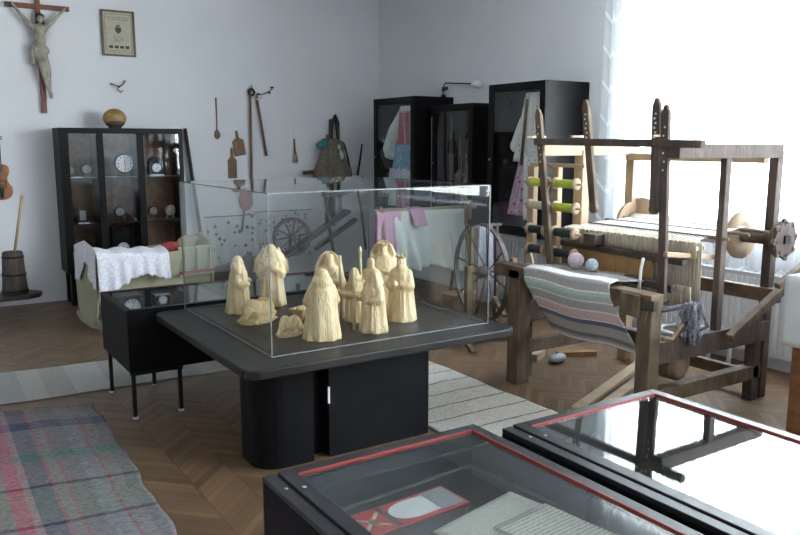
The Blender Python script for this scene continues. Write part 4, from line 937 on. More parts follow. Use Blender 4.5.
# ------------------------------------------------------------------ spinning wheel
t = thing('spinning_wheel', 'dark spinning wheel with slanted bench seen through the glass cover', 'spinning wheel', (3.9, 8.15, 0)); o = t.location
W0 = Vector((3.77, 8.10, .59)); wax = Vector((.18, 1, 0)).normalized()
MB(o).torus(W0, wax, .205, .02, 48, 8, sq=(.020, .018)).build('wheel_rim', 'greywood', t, bev=.003)
u_ = wax.orthogonal().normalized(); w_2 = wax.cross(u_)
for k in range(10):
    a = 2*PI*k/10; d = u_*math.cos(a)+w_2*math.sin(a)
    MB(o).tube([W0+d*.03, W0+d*.11, W0+d*.192], [.007, .011, .007], 8).build('spoke', 'greywood', t)
MB(o).lathe([(.02, -.05), (.035, -.03), (.035, .03), (.02, .05)], W0, wax, n=16).build('hub', 'darkwood', t)
MB(o).bar((3.55, 8.10, .30), (4.50, 8.10, .86), .15, .04, up=(0, 0, 1)).build('slanted_bench', 'darkwood', t, bev=.005)
MB(o).bar((4.10, 8.18, .42), (4.66, 8.18, .74), .06, .05, up=(0, 0, 1)).build('brace', 'darkwood', t, bev=.004)
for p0, p1 in (((3.62, 8.03, .33), (3.5, 7.95, 0)), ((3.62, 8.17, .33), (3.5, 8.28, 0)), ((4.25, 8.10, .70), (4.35, 8.1, 0))): MB(o).tube([p0, (Vector(p0)+Vector(p1))/2, p1], [.016, .024, .014], 10).build('leg', 'darkwood', t)
for y in (7.97, 8.23): MB(o).tube([(3.80, y, .44), (3.80, y, .62)], [.014, .016], 8).build('wheel_post', 'darkwood', t)
for x in (4.22, 4.40): MB(o).lathe([(.018, 0), (.026, .08), (.016, .16), (.028, .28), (.018, .42)], (x, 8.10, .70+(x-4.22)*.5), n=12).build('maiden', 'darkwood', t)
MB(o).cyl((4.20, 8.10, 1.04), (4.45, 8.10, 1.08), .016).build('flyer', 'darkwood', t)
MB(o).ell((4.36, 8.05, 1.12), (.20, .10, .085)).ell((4.22, 8.05, 1.08), (.09, .07, .07)).ell((4.50, 8.05, 1.14), (.09, .07, .08)).build('wool_bundle', 'wool', t, remesh=.02)
MB(o).tube([(4.60, 8.05, 1.18), (4.66, 8.05, .85), (4.72, 8.05, .38)], .015, 8).build('distaff', 'darkwood', t)

# ------------------------------------------------------------------ wall cabinets with costumes
def wall_cabinet(label, x0, y0, y1, z0, z1, fw=.07, extra=None):
    t = thing('wall_cabinet', label, 'cabinet', ((x0+XB)/2, (y0+y1)/2, z0)); o = t.location
    x1 = XB-.004; w = .022; xb = x0+.022
    MB(o).box(xb, x1, y0, y1, z1-w, z1).box(xb, x1, y0, y1, z0, z0+w).box(xb, x1, y0, y0+w, z0+w, z1-w).box(xb, x1, y1-w, y1, z0+w, z1-w).box(x1-.012, x1, y0+w, y1-w, z0+w, z1-w).build('carcass', 'black', t, bev=.002)
    d = MB(o).box(x0, xb-.001, y0, y0+fw, z0, z1).box(x0, xb-.001, y1-fw, y1, z0, z1).box(x0, xb-.001, y0+fw, y1-fw, z1-fw*1.1, z1).box(x0, xb-.001, y0+fw, y1-fw, z0, z0+fw*1.3).build('door', 'black', t, bev=.003)
    MB(o).box(x0+.008, x0+.012, y0+fw-.008, y1-fw+.008, z0+fw*1.2, z1-fw).build('door_glass', 'glasscab', d)
    MB(o).cyl((x0-.006, y1-.03, (z0+z1)/2), (x0, y1-.03, (z0+z1)/2), .008).build('lock', 'steel', d)
    if extra: MB(o).box(x0-.006, x0-.001, y1-.014, y1-.002, z0, z1-.12).build('metal_edge', 'steel', d)
    return t
wall_cabinet('black glazed wall cabinet beside corner holding a striped folk costume', 4.80, 7.14, 7.99, .82, 2.155)
wall_cabinet('black glazed wall cabinet between the two costume cabinets, mostly dark inside', 4.95, 6.30, 7.02, .82, 2.05, extra=True)
wall_cabinet('tallest black wall cabinet near the window with a white lace costume', 4.80, 5.10, 5.87, .80, 2.19)

def sheet3(fn, nu, nv, name, m, parent, off, th=.004): return MB(off).grid(fn, nu, nv).build(name, m, parent, solid=th)
# costume 1 : sleeve, bodice, apron, lace, skirt
t = thing('folk_costume', 'folk costume with red striped bodice and blue apron in corner cabinet', 'costume', (4.98, 7.50, .86)); o = t.location
xc = 4.93
def shell(y0, y1, y2, y3, za, zb, bulge=.05, amp=.012, fr=26, x=xc):
    """front surface of a hanging garment: bottom y0..y1 at za, top y2..y3 at zb"""
    def f(u, v):
        ya, yb = y0+(y2-y0)*v, y1+(y3-y1)*v
        return (x-bulge*math.sin(u*PI)-amp*math.sin(u*fr+v*2)*(1-v*.5), ya+(yb-ya)*u, za+(zb-za)*v)
    return f
def garment(name, m, f, th=.004, nu=40, nv=16): return sheet3(f, nu, nv, name, m, t, o, th)
garment('bodice', 'vest', shell(7.20, 7.70, 7.24, 7.66, 1.62, 2.01, .06))
garment('collar', 'blouse', shell(7.26, 7.64, 7.32, 7.60, 1.99, 2.06, .06, .010, 50))
garment('apron', 'bluefloral', shell(7.18, 7.78, 7.22, 7.70, 1.34, 1.63, .07, .014, 30, xc-.01))
garment('lace_hem', 'lace', shell(7.19, 7.84, 7.19, 7.80, 1.20, 1.36, .07, .014, 44, xc-.014))
garment('skirt', 'skirt', shell(7.19, 7.70, 7.19, 7.70, .90, 1.22, .05, .018, 36))
garment('white_panel', 'blouse', shell(7.66, 7.86, 7.62, 7.76, .92, 1.40, .02, .012, 20))
b = MB(o)
for p0, p1, r0, r1 in (((4.95, 7.58, 1.95), (4.93, 7.72, 1.78), .075, .085), ((4.93, 7.72, 1.78), (4.92, 7.82, 1.58), .085, .085), ((4.92, 7.82, 1.58), (4.92, 7.79, 1.50), .085, .05)): capsule(b, p0, p1, r0, r1, 14)
b.ell((4.92, 7.82, 1.50), (.06, .09, .035)); sl = b.build('sleeve', 'blouse', t, remesh=.015)
b = MB(o); capsule(b, (4.95, 7.26, 1.95), (4.97, 7.22, 1.70), .05, .055, 12); b.build('far_sleeve', 'blouse', t, remesh=.015)
MB(o).cyl((5.05, 7.25, 2.04), (5.05, 7.60, 2.04), .008).tube([(5.05, 7.42, 2.04), (5.05, 7.42, 2.10)], .004, 6).build('hanger', 'palewood', t)
# costume 2 : white lace with pink floral
t = thing('lace_costume', 'white dotted lace blouse and pink floral skirt inside tallest cabinet', 'costume', (4.98, 5.35, .86)); o = t.location
garment('blouse', 'shawl', shell(5.12, 5.52, 5.12, 5.40, 1.52, 2.10, .06, .016, 24))
garment('shawl_drape', 'shawl', shell(5.38, 5.64, 5.30, 5.46, 1.48, 2.10, .03, .014, 18, xc-.02))
garment('skirt', 'pinkfloral', shell(5.30, 5.70, 5.28, 5.54, .98, 1.54, .05, .02, 26))
garment('white_apron', 'shawl', shell(5.12, 5.46, 5.12, 5.50, .95, 1.56, .07, .018, 24, xc-.02))
b = MB(o); capsule(b, (4.95, 5.52, 1.85), (4.92, 5.60, 1.62), .055, .06); b.build('sleeve', 'shawl', t, remesh=.015)
MB(o).tube([(4.86, 5.40, 2.04), (4.85, 5.42, 1.72), (4.86, 5.46, 1.45)], .015, 8).build('brown_ribbon', 'midwood', t)
# cabinet 2 contents
def distaff(label, y, z1, x=5.1):
    t = thing('carved_distaff', label, 'distaff', (x, y, .842)); o = t.location
    MB(o).lathe([(.03, 0), (.02, .1), (.014, .5), (.022, .62), (.012, z1-.95), (.003, z1-.842)], (x, y, .842), n=12).build('shaft', 'darkwood', t)
    MB(o).lathe([(.06, 0), (.06, .02), (.03, .03)], (x, y, .842), n=16).build('base', 'darkwood', t)
distaff('tall thin dark distaff at left inside the middle black cabinet', 6.86, 1.96)
distaff('short dark distaff in the centre of the middle black cabinet', 6.70, 1.70)
distaff('tall thin dark distaff at right inside the middle black cabinet', 6.50, 1.97)
t = thing('dried_bouquet', 'faded dried bouquet at the foot of the distaffs in middle cabinet', 'bouquet', (5.1, 6.6, .842)); o = t.location
b = MB(o); b2 = MB(o); rr = random.Random(5)
for k in range(60):
    a = rr.random()*2*PI; q = rr.random(); p = Vector((5.1+.08*math.cos(a)*q, 6.6+.16*math.sin(a)*q, 1.05+.5*rr.random()*(1-q*.4)))
    b.tube([(5.1, 6.6, .9), (Vector((5.1, 6.6, .9))+p)/2+Vector((0, .02, .05)), p], .002, 4)
    b2.ell(p, (.012, .018, .014), nu=6, nv=4)
b.build('stems', 'straw', t); b2.build('flower_heads', 'sack', t)
MB(o).lathe([(.05, 0), (.07, .05), (.05, .14), (.035, .16)], (5.1, 6.6, .842), n=16).build('vase', 'darkwood', t)

# ------------------------------------------------------------------ sheet rack
t = thing('drying_rack', 'wooden rack behind the glass cover carrying white and pink cloth', 'rack', (4.3, 6.5, 0)); o = t.location
RX0, RX1, RY, RZ = 3.86, 4.86, 6.30, 1.0
MB(o).cyl((RX0-.06, RY, RZ), (RX1+.12, RY, RZ), .018).build('top_rail', 'palewood', t)
for x in (RX0, RX1):
    for s in (-1, 1): MB(o).bar((x, RY, RZ+.05), (x-.02, RY+s*.22, 0), .032, .024).build('leg', 'midwood', t, bev=.003)
    MB(o).bar((x-.01, RY-.15, .38), (x-.01, RY+.15, .38), .022, .03).build('crosspiece', 'midwood', t)
MB(o).box(RX1+.02, RX1+.06, RY-.05, RY-.02, .88, 1.08).box(RX1-.03, RX1+.12, RY-.052, RY-.022, .99, 1.02).build('cross_handle', 'palewood', t, bev=.003)
def drape(x0, x1, zf, zb, amp, fr, sk=0, yo=0, cut=None):
    def f(u, v):
        x = x0+(x1-x0)*u; k = abs(v-.5)*2; front = v < .5
        low = zf if front else zb
        if cut and front: low = cut(u)
        z = RZ+.021+yo-(RZ-low)*k
        y = RY+(-1 if front else 1)*(.020+yo+.07*k+amp*(.6*math.sin(u*fr+k*2.2)+.4*math.sin(u*fr*2.3-k*4+1))*k)
        return (x+sk*k*(1 if front else 0)+.02*math.sin(u*fr*.7)*k, y, z)
    return f
tt = thing('white_sheet', 'white linen sheet draped over the rack behind the carved kings', 'cloth', (4.3, RY, .3)); 
MB(tt.location).grid(drape(3.98, 4.84, .32, .45, .07, 17, 0, 0, lambda u: .34+.22*math.sin(u*PI*1.1)**2*(.4)+.30*max(0, .25-u)*2), 70, 40).build('sheet', 'sheet', tt, solid=.004)
tt = thing('pink_cloth', 'pink cloth hanging over the left end of the drying rack', 'cloth', (3.95, RY, .3))
MB(tt.location).grid(drape(3.80, 4.08, .42, .6, .02, 16, -.06, .008), 30, 30).build('cloth', 'pink', tt, solid=.004)
MB(tt.location).grid(drape(4.16, 4.32, .82, .85, .008, 9, .02, .012), 16, 20).build('cloth_end', 'pink', tt, solid=.004)
t = thing('wicker_box', 'light brown wooden box on floor under the draped white sheet', 'box', (4.55, 5.98, 0)); o = t.location
MB(o).box(4.40, 4.72, 5.86, 6.04, 0, .02).box(4.40, 4.42, 5.86, 6.04, .02, .2).box(4.70, 4.72, 5.86, 6.04, .02, .2).box(4.42, 4.70, 5.86, 5.88, .02, .2).box(4.42, 4.70, 6.02, 6.04, .02, .2).build('box_body', 'midwood', t, bev=.003)
MB(o).box(4.39, 4.73, 5.85, 6.05, .2, .215).build('lid', 'palewood', t, bev=.003)

# ------------------------------------------------------------------ yarn winding wheel left of the loom
t = thing('winding_wheel', 'large thin rimmed yarn winding wheel beside the right edge of glass cover', 'winding wheel', (4.0, 4.9, 0)); o = t.location
Wc = Vector((3.98, 4.93, .60)); wa = Vector((.99, -.12, 0)).normalized(); wu = Vector((0, 0, 1)); wv = wa.cross(wu)
MB(o).torus(Wc, wa, .40, .012, 64, 8, sq=(.008, .018)).build('wheel_rim', 'darkwood', t)
for k in range(8):
    a = 2*PI*k/8+.2; d = wu*math.cos(a)+wv*math.sin(a); MB(o).tube([Wc+wa*.06+d*.03, Wc+d*.395], .006, 6).build('spoke', 'iron', t)
MB(o).lathe([(.02, -.03), (.05, -.02), (.05, .05), (.02, .08)], Wc, wa, n=16).build('hub', 'darkwood', t)
MB(o).cyl(Wc-wa*.12, Wc+wa*.34, .010).lathe([(.01, 0), (.035, .01), (.035, .05), (.01, .06)], Wc+wa*.14, wa, n=12).build('axle', 'iron', t)
pz = Wc+wa*.32
MB(o).bar((pz.x, pz.y, 0.10), (pz.x, pz.y, .70), .07, .05, w1=.055).build('post', 'oldwood2', t, bev=.006)
pz2 = Wc-wa*.12; MB(o).bar((pz2.x, pz2.y, .10), (pz2.x, pz2.y, .66), .05, .045).build('post', 'oldwood2', t, bev=.006)
MB(o).bar(Wc-wa*.25+Vector((0, 0, -.48)), Wc+wa*.42+Vector((0, 0, -.48)), .12, .04).build('base_beam', 'oldwood2', t, bev=.005)
for s in (-1, 1):
    for q in (-.2, .36):
        p = Wc+wa*q+Vector((0, 0, -.48)); e = p+wv*s*.24; MB(o).bar(p, (e.x, e.y, 0), .045, .03).build('leg', 'oldwood2', t, bev=.003)
MB(o).bar(Wc+wa*.02+wv*.34+Vector((0, 0, -.30)), Wc+wa*.30-wv*.25+Vector((0, 0, -.28)), .035, .025).build('side_rail', 'oldwood2', t)
t = thing('wool_hank', 'pale grey wool hank hanging behind the winding wheel', 'wool', (4.35, 5.35, .3)); o = t.location
b = MB(o)
for k in range(9): b.tube([(4.30+.016*k, 5.35, .92), (4.28+.02*k, 5.34+.01*math.sin(k), .6), (4.29+.019*k, 5.35, .24)], .015, 8)
b.build('strands', 'ragyarn', t); MB(o).bar((4.20, 5.36, .93), (4.55, 5.36, .93), .03, .025).bar((4.50, 5.36, .92), (4.52, 5.36, 0), .03, .03).bar((4.22, 5.36, .92), (4.22, 5.36, 0), .03, .03).build('holder', 'greywood', t)

# ------------------------------------------------------------------ loom
XF, YL, YR, XR = 3.54, 3.96, 2.86, 4.665
t = thing('loom', 'large old wooden weaving loom with striped cloth in front of the window', 'loom', (4.15, 3.4, 0)); o = t.location
def post(x, y, z0, z1, w, d, m, name='post', lx=0, ly=0):
    return MB(o).bar((x, y, z0), (x+lx, y+ly, z1), w, d, up=(1, 0, 0)).build(name, m, t, bev=.006)
post(XF, YL, 0, .80, .115, .11, 'oldwood', 'front_post')
post(XF, YR, 0, .80, .10, .09, 'oldwood', 'front_post')
post(XF+.16, YL+.10, 0, .76, .09, .06, 'oldwood2', 'brace_board', .0, .02)
post(XR, YR, 0, 1.60, .06, .065, 'greywood', 'rear_post', .01)
post(XR-.10, YR, 0, .55, .07, .07, 'greywood', 'rear_post_block')
post(XR-.04, YL, 0, 1.60, .075, .07, 'palewood', 'rear_post')
post(4.16, YR, .50, 1.58, .045, .055, 'greywood', 'upright')
post(4.10, YL, .50, 1.60, .085, .075, 'palewood', 'upright')
def beam(a, b_, w, d, m, name): return MB(o).bar(a, b_, w, d).build(name, m, t, bev=.005)
beam((XF, YR, .455), (XR, YR, .455), .08, .13, 'greywood', 'side_beam')
beam((XF, YL, .50), (XR, YL, .50), .08, .13, 'oldwood2', 'side_beam')
beam((XF, YR, .19), (XR-.05, YR, .19), .07, .09, 'oldwood', 'lower_rail')
beam((XF, YL, .25), (XR-.04, YL, .25), .06, .09, 'oldwood', 'lower_rail')
beam((XR-.02, YL+.06, .69), (XR-.02, YR-.1, .69), .06, .09, 'oldwood2', 'rear_beam')
beam((XR-.02, YL, .13), (XR-.02, YR, .13), .05, .08, 'oldwood2', 'rear_rail')
beam((3.68, YR, 1.605), (XR+.03, YR, 1.60), .07, .085, 'greywood', 'top_beam')
beam((3.70, YL, 1.60), (XR, YL, 1.60), .07, .075, 'palewood', 'top_beam')
beam((3.70, YL+.05, 1.66), (3.70, YR-.17, 1.645), .045, .045, 'greywood', 'crossbar')
beam((XR-.1, YL, 1.55), (XR-.1, YR, 1.55), .05, .05, 'palewood', 'rear_crossbar')
beam((XF, YL+.20, .785), (XF, YR-.05, .765), .11, .085, 'oldwood2', 'breast_beam')
beam((XF+.30, YL+.02, .46), (XF+.30, YR, .45), .07, .07, 'darkwood', 'cloth_roller')
MB(o).bar((XF-.055, YR+.16, .74), (XF-.055, YR+.02, .735), .035, .13).build('end_block', 'oldwood', t, bev=.006)
MB(o).box(XF-.06, XF-.02, YR-.075, YR+.02, .72, .78).build('notched_block', 'darkwood', t, bev=.004)
for y in (4.02, 3.60, 2.97): MB(o).bar((3.60, y-.02, 1.69), (3.84, y+.05, 1.692), .018, .014).build('peg', 'palewood', t, bev=.002)
# swords that carry the beater
for (x0_, y0_, z0_, x1_, y1_, z1_, m_) in ((3.71, 3.84, .80, 3.70, 3.99, 1.835, 'oldwood'), (3.71, 3.47, 1.24, 3.70, 3.56, 1.875, 'oldwood'), (3.73, 2.93, .74, 3.70, 2.945, 1.82, 'greywood'), (3.70, 2.995, 1.27, 3.70, 3.01, 1.86, 'greywood')):
    s_ = MB(o)
    a = Vector((x0_, y0_, z0_)); c = Vector((x1_, y1_, z1_)); s_.bar(a, c, .052, .028, up=(1, 0, 0)); d = (c-a).normalized()
    s_.bar(c, c+d*.045, .052, .026, up=(1, 0, 0), w1=.02, d1=.02); s_.cyl(a+Vector((-.015, 0, 0)), a+Vector((.015, 0, 0)), .03)
    sw = s_.build('beater_sword', m_, t, bev=.003); h_ = MB(o)
    for k in range(6):
        p = a+(c-a)*(.70+.045*k); h_.cyl(p+Vector((-.0165, .004*(-1)**k, 0)), p+Vector((-.0145, .004*(-1)**k, 0)), .006, n=8)
    h_.build('peg_holes', 'thread', sw)
# beater / reed
beam((3.88, 3.98, .965), (3.88, 2.90, .95), .045, .035, 'darkwood', 'beater_cap')
MB(o).box(3.87, 3.89, 3.13, 3.90, .80, .95).build('reed', 'reed', t)
beam((3.80, 3.26, .82), (3.80, 2.90, .80), .06, .045, 'darkwood', 'beater_sill')
MB(o).box(3.80, 3.90, 3.54, 3.64, .985, 1.06).build('handle_block', 'darkwood', t, bev=.006)
# heddles: cord band hanging from the two shafts
hd_ = MB(o); hs = MB(o); rr = random.Random(9)
for sx, xx in ((0, 3.94), (1, 4.01)):
    hs.bar((xx, 3.98, 1.05), (xx, 2.86, 1.035), .022, .022); hs.bar((xx, 3.98, .70), (xx, 2.90, .70), .022, .022)
hs.build('heddle_shafts', 'palewood', t)
def hedf(x, za, zb, y0=2.86, y1=3.98):
    def f(u, v):
        y = y0+(y1-y0)*u; return (x+.006*math.sin(u*260), y, za+(zb-za)*v+.004*math.sin(u*90)*v)
    return f
MB(o).grid(hedf(3.925, .975, 1.07, 2.86, 3.90), 200, 2).build('heddle_cords', 'warp', t, solid=.008)
MB(o).grid(hedf(3.98, .70, 1.06, 2.86, 3.90), 160, 3).build('rear_heddle_cords', 'warp', t, solid=.006)
MB(o).grid(hedf(3.93, .66, .80, 2.88, 3.2), 60, 2).build('hanging_cord_fringe', 'warp', t, solid=.006)
kn = MB(o)
for k in range(34):
    y = 2.90+k*.031; kn.bar((3.91, y, 1.065), (4.02, y+.01, 1.075), .010, .016)
kn.build('cord_knots', 'warp', t)['kind'] = 'stuff'
beam((3.70, 2.90, 1.015), (4.16, 2.90, .965), .03, .03, 'palewood', 'shaft_arm')
# warp threads
wp = MB(o)
for k in range(70):
    y = 2.93+k*.0148; y2 = 2.98+k*.0125
    wp.bar((4.02, y, 1.07+.004*(k % 2)), (4.58, y2, 1.12), .0075, .0022)
wp.build('warp_threads', 'thread', t)
for x in (4.15, 4.35, 4.5): MB(o).cyl((x, 2.80, 1.083+(x-4.15)*.07), (x, 3.95, 1.083+(x-4.15)*.07), .010).build('lease_rod', 'oldwood2', t)
# warp beam with flanges
MB(o).cyl((4.60, 2.72, 1.06), (4.60, 4.0, 1.06), .045, n=20).build('warp_beam', 'oldwood', t)
MB(o).cyl((4.60, 3.08, 1.06), (4.60, 3.90, 1.06), .075, n=24).build('wound_warp', 'thread', t)
for y, r, m_ in ((3.02, .155, 'palewood'), (2.745, .115, 'greywood')):
    MB(o).lathe([(r*.5, -.016), (r, -.014), (r, .014), (r*.5, .016)], (4.60, y, 1.06), (0, 1, 0), n=36).build('flange', m_, t)
MB(o).lathe([(.155, -.014), (.155, .014)], (4.60, 3.93, 1.06), (0, 1, 0), n=36).build('flange', 'palewood', t)
for k in range(8):
    rt = MB(o); a = 2*PI*k/8; rt.bar((4.60+.098*math.cos(a), 2.725, 1.06+.098*math.sin(a)), (4.60+.13*math.cos(a+.2), 2.725, 1.06+.13*math.sin(a+.2)), .045, .022, up=(0, 1, 0), w1=.02).build('ratchet_tooth', 'oldwood', t, bev=.002)
MB(o).lathe([(.07, -.008), (.112, -.008), (.112, .008), (.07, .008)], (4.60, 2.722, 1.06), (0, 1, 0), n=30).build('ratchet_wheel', 'greywood', t, bev=.002); MB(o).box(4.575, 4.625, 2.70, 2.735, 1.035, 1.085).build('axle_end', 'iron', t)
MB(o).lathe([(.001, -.012), (.13, -.010), (.13, .010), (.001, .012)], (4.66, 3.88, 1.12), (1, .3, 0), n=36).build('cream_disc', 'palewood', t)
# brake lever and treadles
beam((4.10, 2.72, .50), (4.95, 2.70, .93), .05, .05, 'oldwood', 'brake_lever')
beam((4.45, 2.66, .79), (4.95, 2.66, .99), .04, .035, 'oldwood', 'ratchet_lever')
MB(o).cyl((4.55, 2.62, .84), (4.72, 2.60, .80), .014).build('lever_pin', 'midwood', t)
MB(o).lathe([(.07, -.08), (.10, -.06), (.10, .06), (.07, .08)], (3.80, 2.90, .36), (0, 1, 0), n=18).build('roller_end', 'oldwood', t)
for k, (a, b_) in enumerate((((3.40, 3.26, .03), (4.55, 3.62, .13)), ((3.40, 3.14, .03), (4.55, 3.48, .13)))):
    beam(a, b_, .075, .03, 'palewood', 'treadle')
# woven cloth
def clothf(u, v):
    # u runs down the drop, v runs across the loom
    y = 3.85-.74*v
    if u < .12:
        k = u/.12; return (XF+.02-.075*k, y, .842-.012*k*k+.004*math.sin(v*9))
    k = (u-.12)/.88
    return (XF-.066+.30*max(0, k-.20)**1.15, y-.07*k, .83-.45*k+.010*math.sin(v*7+k*3))
MB(o).grid(clothf, 60, 40).build('striped_cloth_drop', 'ragcloth', t, solid=.006)
MB(o).grid(lambda u, v: (XF+.02+.32*u, 3.85-.74*v-.04*u*(v-.5), .842-.022*u+.004*math.sin(v*11)), 20, 30).build('striped_cloth_top', 'ragtop', t, solid=.006)
MB(o).tube([(3.56, 3.88, .92), (3.57, 3.86, .85), (3.575, 3.85, .60)], .006, 6).build('white_tie', 'thread', t)
MB(o).tube([(3.78, 3.12, .96), (3.75, 3.11, .90), (3.74, 3.11, .72)], .010, 8).build('white_strap', 'thread', t)
MB(o).tube([(3.50, 2.83, .74), (3.50, 2.85, .66), (3.55, 2.90, .60)], .006, 6).build('blue_cord', 'yarnblue', t)
MB(o).tube([(3.56, 2.78, .56), (3.62, 2.76, .55), (3.68, 2.78, .58), (3.76, 2.80, .61)], .012, 8).build('curved_handle', 'midwood', t)
# items on and around the loom
def yarn_ball(label, x, y, z, r, m):
    t2 = thing('yarn_ball', label, 'yarn ball', (x, y, z), 0, 'yarn balls on the loom cloth'); o2 = t2.location
    MB(o2).ell((x, y, z+r), (r, r, r), nu=24, nv=16).build('core', m, t2)
    b2 = MB(o2); rq = random.Random(int(x*100))
    for k in range(14):
        ax = Vector((rq.uniform(-1, 1), rq.uniform(-1, 1), rq.uniform(-1, 1))); b2.torus((x, y, z+r), ax, r*.99, .0035, 28, 5)
    b2.build('windings', m, t2)
yarn_ball('pinkish yarn ball on the striped loom cloth, larger left one', 3.70, 3.60, .842, .050, 'yarnpink')
yarn_ball('pale blue yarn ball on the striped loom cloth, right one', 3.70, 3.46, .842, .038, 'yarnblue')
t = thing('rag_yarn_bundle', 'bundle of grey rag yarn hanging at the right end of the loom', 'yarn', (3.84, 2.80, .5)); o = t.location
b = MB(o); rq = random.Random(2)
for k in range(26):
    y = 2.80+rq.uniform(-.035, .035); x = 3.84+rq.uniform(-.035, .035); dx = rq.uniform(-.04, .04); dy = rq.uniform(-.05, .05)
    b.tube([(x, y, .73), (x+dx, y+dy, .66), (x-dx*.7, y+dy, .60), (x+dx*.8, y-dy*.8, .54), (x, y, .48+rq.uniform(0, .06))], .010, 6)
b.build('strands', 'ragyarn', t)
MB(o).tube([(3.70, 3.06, .66), (3.76, 2.96, .665), (3.84, 2.83, .71)], .016, 8).build('yarn_end', 'ragyarn', t)
# spool rack
t = thing('spool_rack', 'upright wooden spool rack with yellow green and dark bobbins left of loom', 'spool rack', (3.72, 4.15, 0)); o = t.location
SX = 3.82
for y, z0_ in ((4.16, .0), (3.92, .0)):
    MB(o).box(SX-.022, SX+.022, y-.032, y+.032, 0.585, 1.49).build('upright', 'palewood', t, bev=.005)
MB(o).bar((SX, 4.18, 1.50), (SX, 3.66, 1.50), .03, .025).build('top_bar', 'palewood', t, bev=.003)
MB(o).box(SX-.03, SX+.03, 3.86, 4.22, .566, .584).build('foot', 'oldwood2', t, bev=.004)
sps = []
for z, m_, full in ((1.38, 'yellow', 1), (1.22, 'yellow', 0), (1.05, 'darkgreen', 0), (.91, 'darkthread', 1), (.76, 'darkthread', 1)):
    sp_ = MB(o).cyl((SX-.045, 4.20, z), (SX-.045, 3.64, z), .007, n=8).build('rod', 'palewood', t)
    for k, (ya, yb) in enumerate(((4.13, 3.98), (3.88, 3.70))):
        mm = m_
        if m_ == 'yellow' and not full and k == 0: mm = 'warp'
        if m_ == 'darkgreen' and k == 0: mm = 'darkthread'
        q = thing('thread_bobbin', '', 'bobbin', (SX-.045, (ya+yb)/2, z), 0, 'bobbins on the spool rack')
        row = {1.38: 'top', 1.22: 'second', 1.05: 'third', .91: 'fourth', .76: 'lowest'}[z]
        cn = {'yellow': 'yellow green', 'warp': 'cream', 'darkthread': 'black', 'darkgreen': 'dark green'}[mm]
        q['label'] = '%s bobbin in the %s row of the spool rack, %s one' % (cn, row, ('left', 'right')[k])
        MB(q.location).lathe([(.024, 0), (.029, .01), (.029, abs(ya-yb)-.01), (.024, abs(ya-yb))], (SX-.045, ya, z), (0, -1, 0), n=18).build('thread', mm, q)
        MB(q.location).lathe([(.04, 0), (.042, .008), (.03, .022)], (SX-.045, ya+.012, z), (0, -1, 0), n=18).build('end_disc', 'palewood', q); MB(q.location).lathe([(.04, 0), (.042, .008), (.03, .018)], (SX-.045, yb-.001, z), (0, -1, 0), n=18).build('end_disc', 'palewood', q)
# blocks on the floor
tag(MB().box(-.10, .10, -.04, .04, 0, .06).build('wood_block', 'palewood', bev=.006), 'short pale wood block on the floor under the loom, left of the orange one', 'wood block', loc=(4.06, 4.33, 0), rz=.5)
tag(MB().box(-.16, .16, -.03, .03, 0, .04).build('wood_block', 'reed', bev=.005), 'long orange brown wood block on the floor under the loom', 'wood block', loc=(4.38, 4.22, 0), rz=-.45)
tag(MB().ell((0, 0, .035), (.09, .05, .035)).build('stone_weight', 'greycard'), 'grey rounded weight on the floor beside the wood blocks under loom', 'weight', loc=(4.12, 4.16, 0), rz=.2)

# ------------------------------------------------------------------ chest with white cloth at right edge
CHX = .07
t = thing('wooden_chest', 'orange brown wooden chest at the right edge under a white cloth', 'chest', (4.4+CHX, 1.9, 0)); o = Vector((4.4, 1.9, 0))
MB(o).box(4.02, 4.90, 1.45, 2.33, .05, .92).build('body', 'orangewood', t, bev=.006)
MB(o).box(4.0, 4.92, 1.43, 2.35, 0, .05).build('plinth', 'orangewood', t, bev=.004)
for z in (.08, .30, .52): MB(o).box(4.005, 4.019, 1.50, 2.28, z, z+.19).build('drawer', 'orangewood', t, bev=.004)
t = thing('white_tablecloth', 'white cloth hanging over the chest at the right edge', 'cloth', (4.4+CHX, 1.9, .5)); o = Vector((4.4, 1.9, .5))
def clf(u, v):
    a = 2*PI*u; ex, ey = .47, .47
    c, s = math.cos(a), math.sin(a); m_ = max(abs(c), abs(s)); px, py = c/m_, s/m_
    if v < .5: k = v/.5; return (4.46+px*ex*k, 1.89+py*ey*k, .935+.004*math.sin(u*40)*k)
    k = (v-.5)/.5; w = .012+.022*math.sin(u*64)*k+.02*k
    return (4.46+px*(ex+w), 1.89+py*(ey+w), .935-.36*k-.03*k*math.sin(u*22))
MB(o).grid(clf, 200, 24).build('cloth', 'sheet', t, solid=.004)

# ------------------------------------------------------------------ garden tree outside
M['leaf'] = mat('tree_leaves', (.040, .055, .026), (.025, .035, .018), 3, rough=.8)
M['bark'] = mat('tree_bark', (.10, .08, .06), None, 6, rough=.9, bump=.5)
t = thing('garden_tree', 'leafy green tree outside, faint through the top of the lace curtain', 'tree', (11.2, 9.6, -.5)); o = t.location
MB(o).tube([(11.2, 9.6, -.5), (11.1, 9.6, 2), (11.3, 9.5, 4), (11.2, 9.6, 6)], [.28, .22, .18, .1], 10).build('trunk', 'bark', t)
b = MB(o); rr = random.Random(12)
for k in range(5200):
    a_ = rr.random()*2*PI; q = rr.uniform(-1, 1); rad = rr.random()**.4; c_ = math.sqrt(1-q*q)
    p = Vector((11.2+4.2*rad*c_*math.cos(a_), 8.3+5.2*rad*c_*math.sin(a_), 6.4+3.4*rad*q))
    u1 = Vector((rr.uniform(-1, 1), rr.uniform(-1, 1), rr.uniform(-1, 1))).normalized(); u2 = u1.orthogonal().normalized(); sz = rr.uniform(.10, .22)
    b._new([p-u1*sz, p+u2*sz*.6, p+u1*sz, p-u2*sz*.6], [(0, 1, 2, 3)])
b.build('foliage', 'leaf', t)

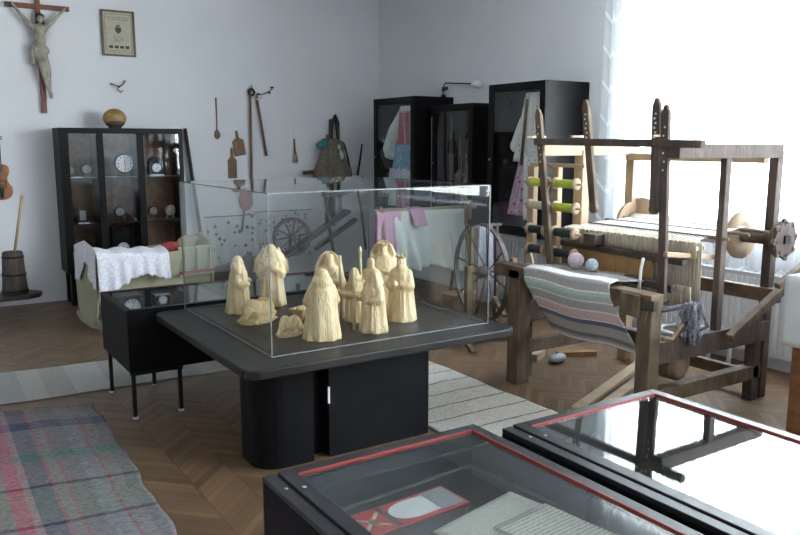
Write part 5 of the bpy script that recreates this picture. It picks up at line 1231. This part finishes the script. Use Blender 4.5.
# ------------------------------------------------------------------ light, world, camera
w = bpy.data.worlds.new('World'); sc.world = w; w.use_nodes = True
n, l = w.node_tree.nodes, w.node_tree.links; bg = n['Background']
tc = N(n, 'ShaderNodeTexCoord'); sp = N(n, 'ShaderNodeSeparateXYZ'); l.new(tc.outputs['Generated'], sp.inputs[0])
r = N(n, 'ShaderNodeValToRGB'); l.new(sp.outputs[2], r.inputs[0])
r.color_ramp.elements[0].position = 0; r.color_ramp.elements[0].color = (.75, .78, .76, 1)
r.color_ramp.elements[1].position = .6; r.color_ramp.elements[1].color = (.62, .74, .92, 1)
e = r.color_ramp.elements.new(.03); e.color = (.95, .98, 1.0, 1)
l.new(r.outputs[0], bg.inputs[0]); bg.inputs[1].default_value = 26
for a, b_ in wins_with_fill:  # sky portals for the loom window and the added fill opening
    L = bpy.data.lights.new('window_daylight', 'AREA'); L.shape = 'RECTANGLE'; L.size = WZ1-WZ0; L.size_y = b_-a
    L.cycles.is_portal = True
    ob = bpy.data.objects.new('window_daylight', L); COL.objects.link(ob); ob.location = (XB+.40, (a+b_)/2, (WZ0+WZ1)/2)
    ob.rotation_euler = (0, math.radians(90), 0)

f_, H, yh = 778., 1.65, 143.
p = math.atan((267.5-yh)/f_); a = math.atan(510/788.)
fw = Vector((math.sin(a)*math.cos(p), math.cos(a)*math.cos(p), -math.sin(p))); rtv = Vector((math.cos(a), -math.sin(a), 0)); upv = rtv.cross(fw)
cam = bpy.data.cameras.new('camera'); co = bpy.data.objects.new('camera', cam); COL.objects.link(co)
cam.sensor_width = 36; cam.lens = f_/800*36; cam.clip_start = .05
mw = Matrix((rtv, upv, -fw)).transposed().to_4x4(); mw.translation = (0, 0, H); co.matrix_world = mw
sc.camera = co
sc.view_settings.view_transform = 'Standard'; sc.view_settings.look = 'None'; sc.view_settings.gamma = 1; sc.view_settings.use_curve_mapping = False
sc.view_settings.exposure = 0.87
sc.cycles.max_bounces = 10; sc.cycles.diffuse_bounces = 5; sc.cycles.transparent_max_bounces = 24; sc.cycles.glossy_bounces = 5
sc.cycles.sample_clamp_indirect = 6
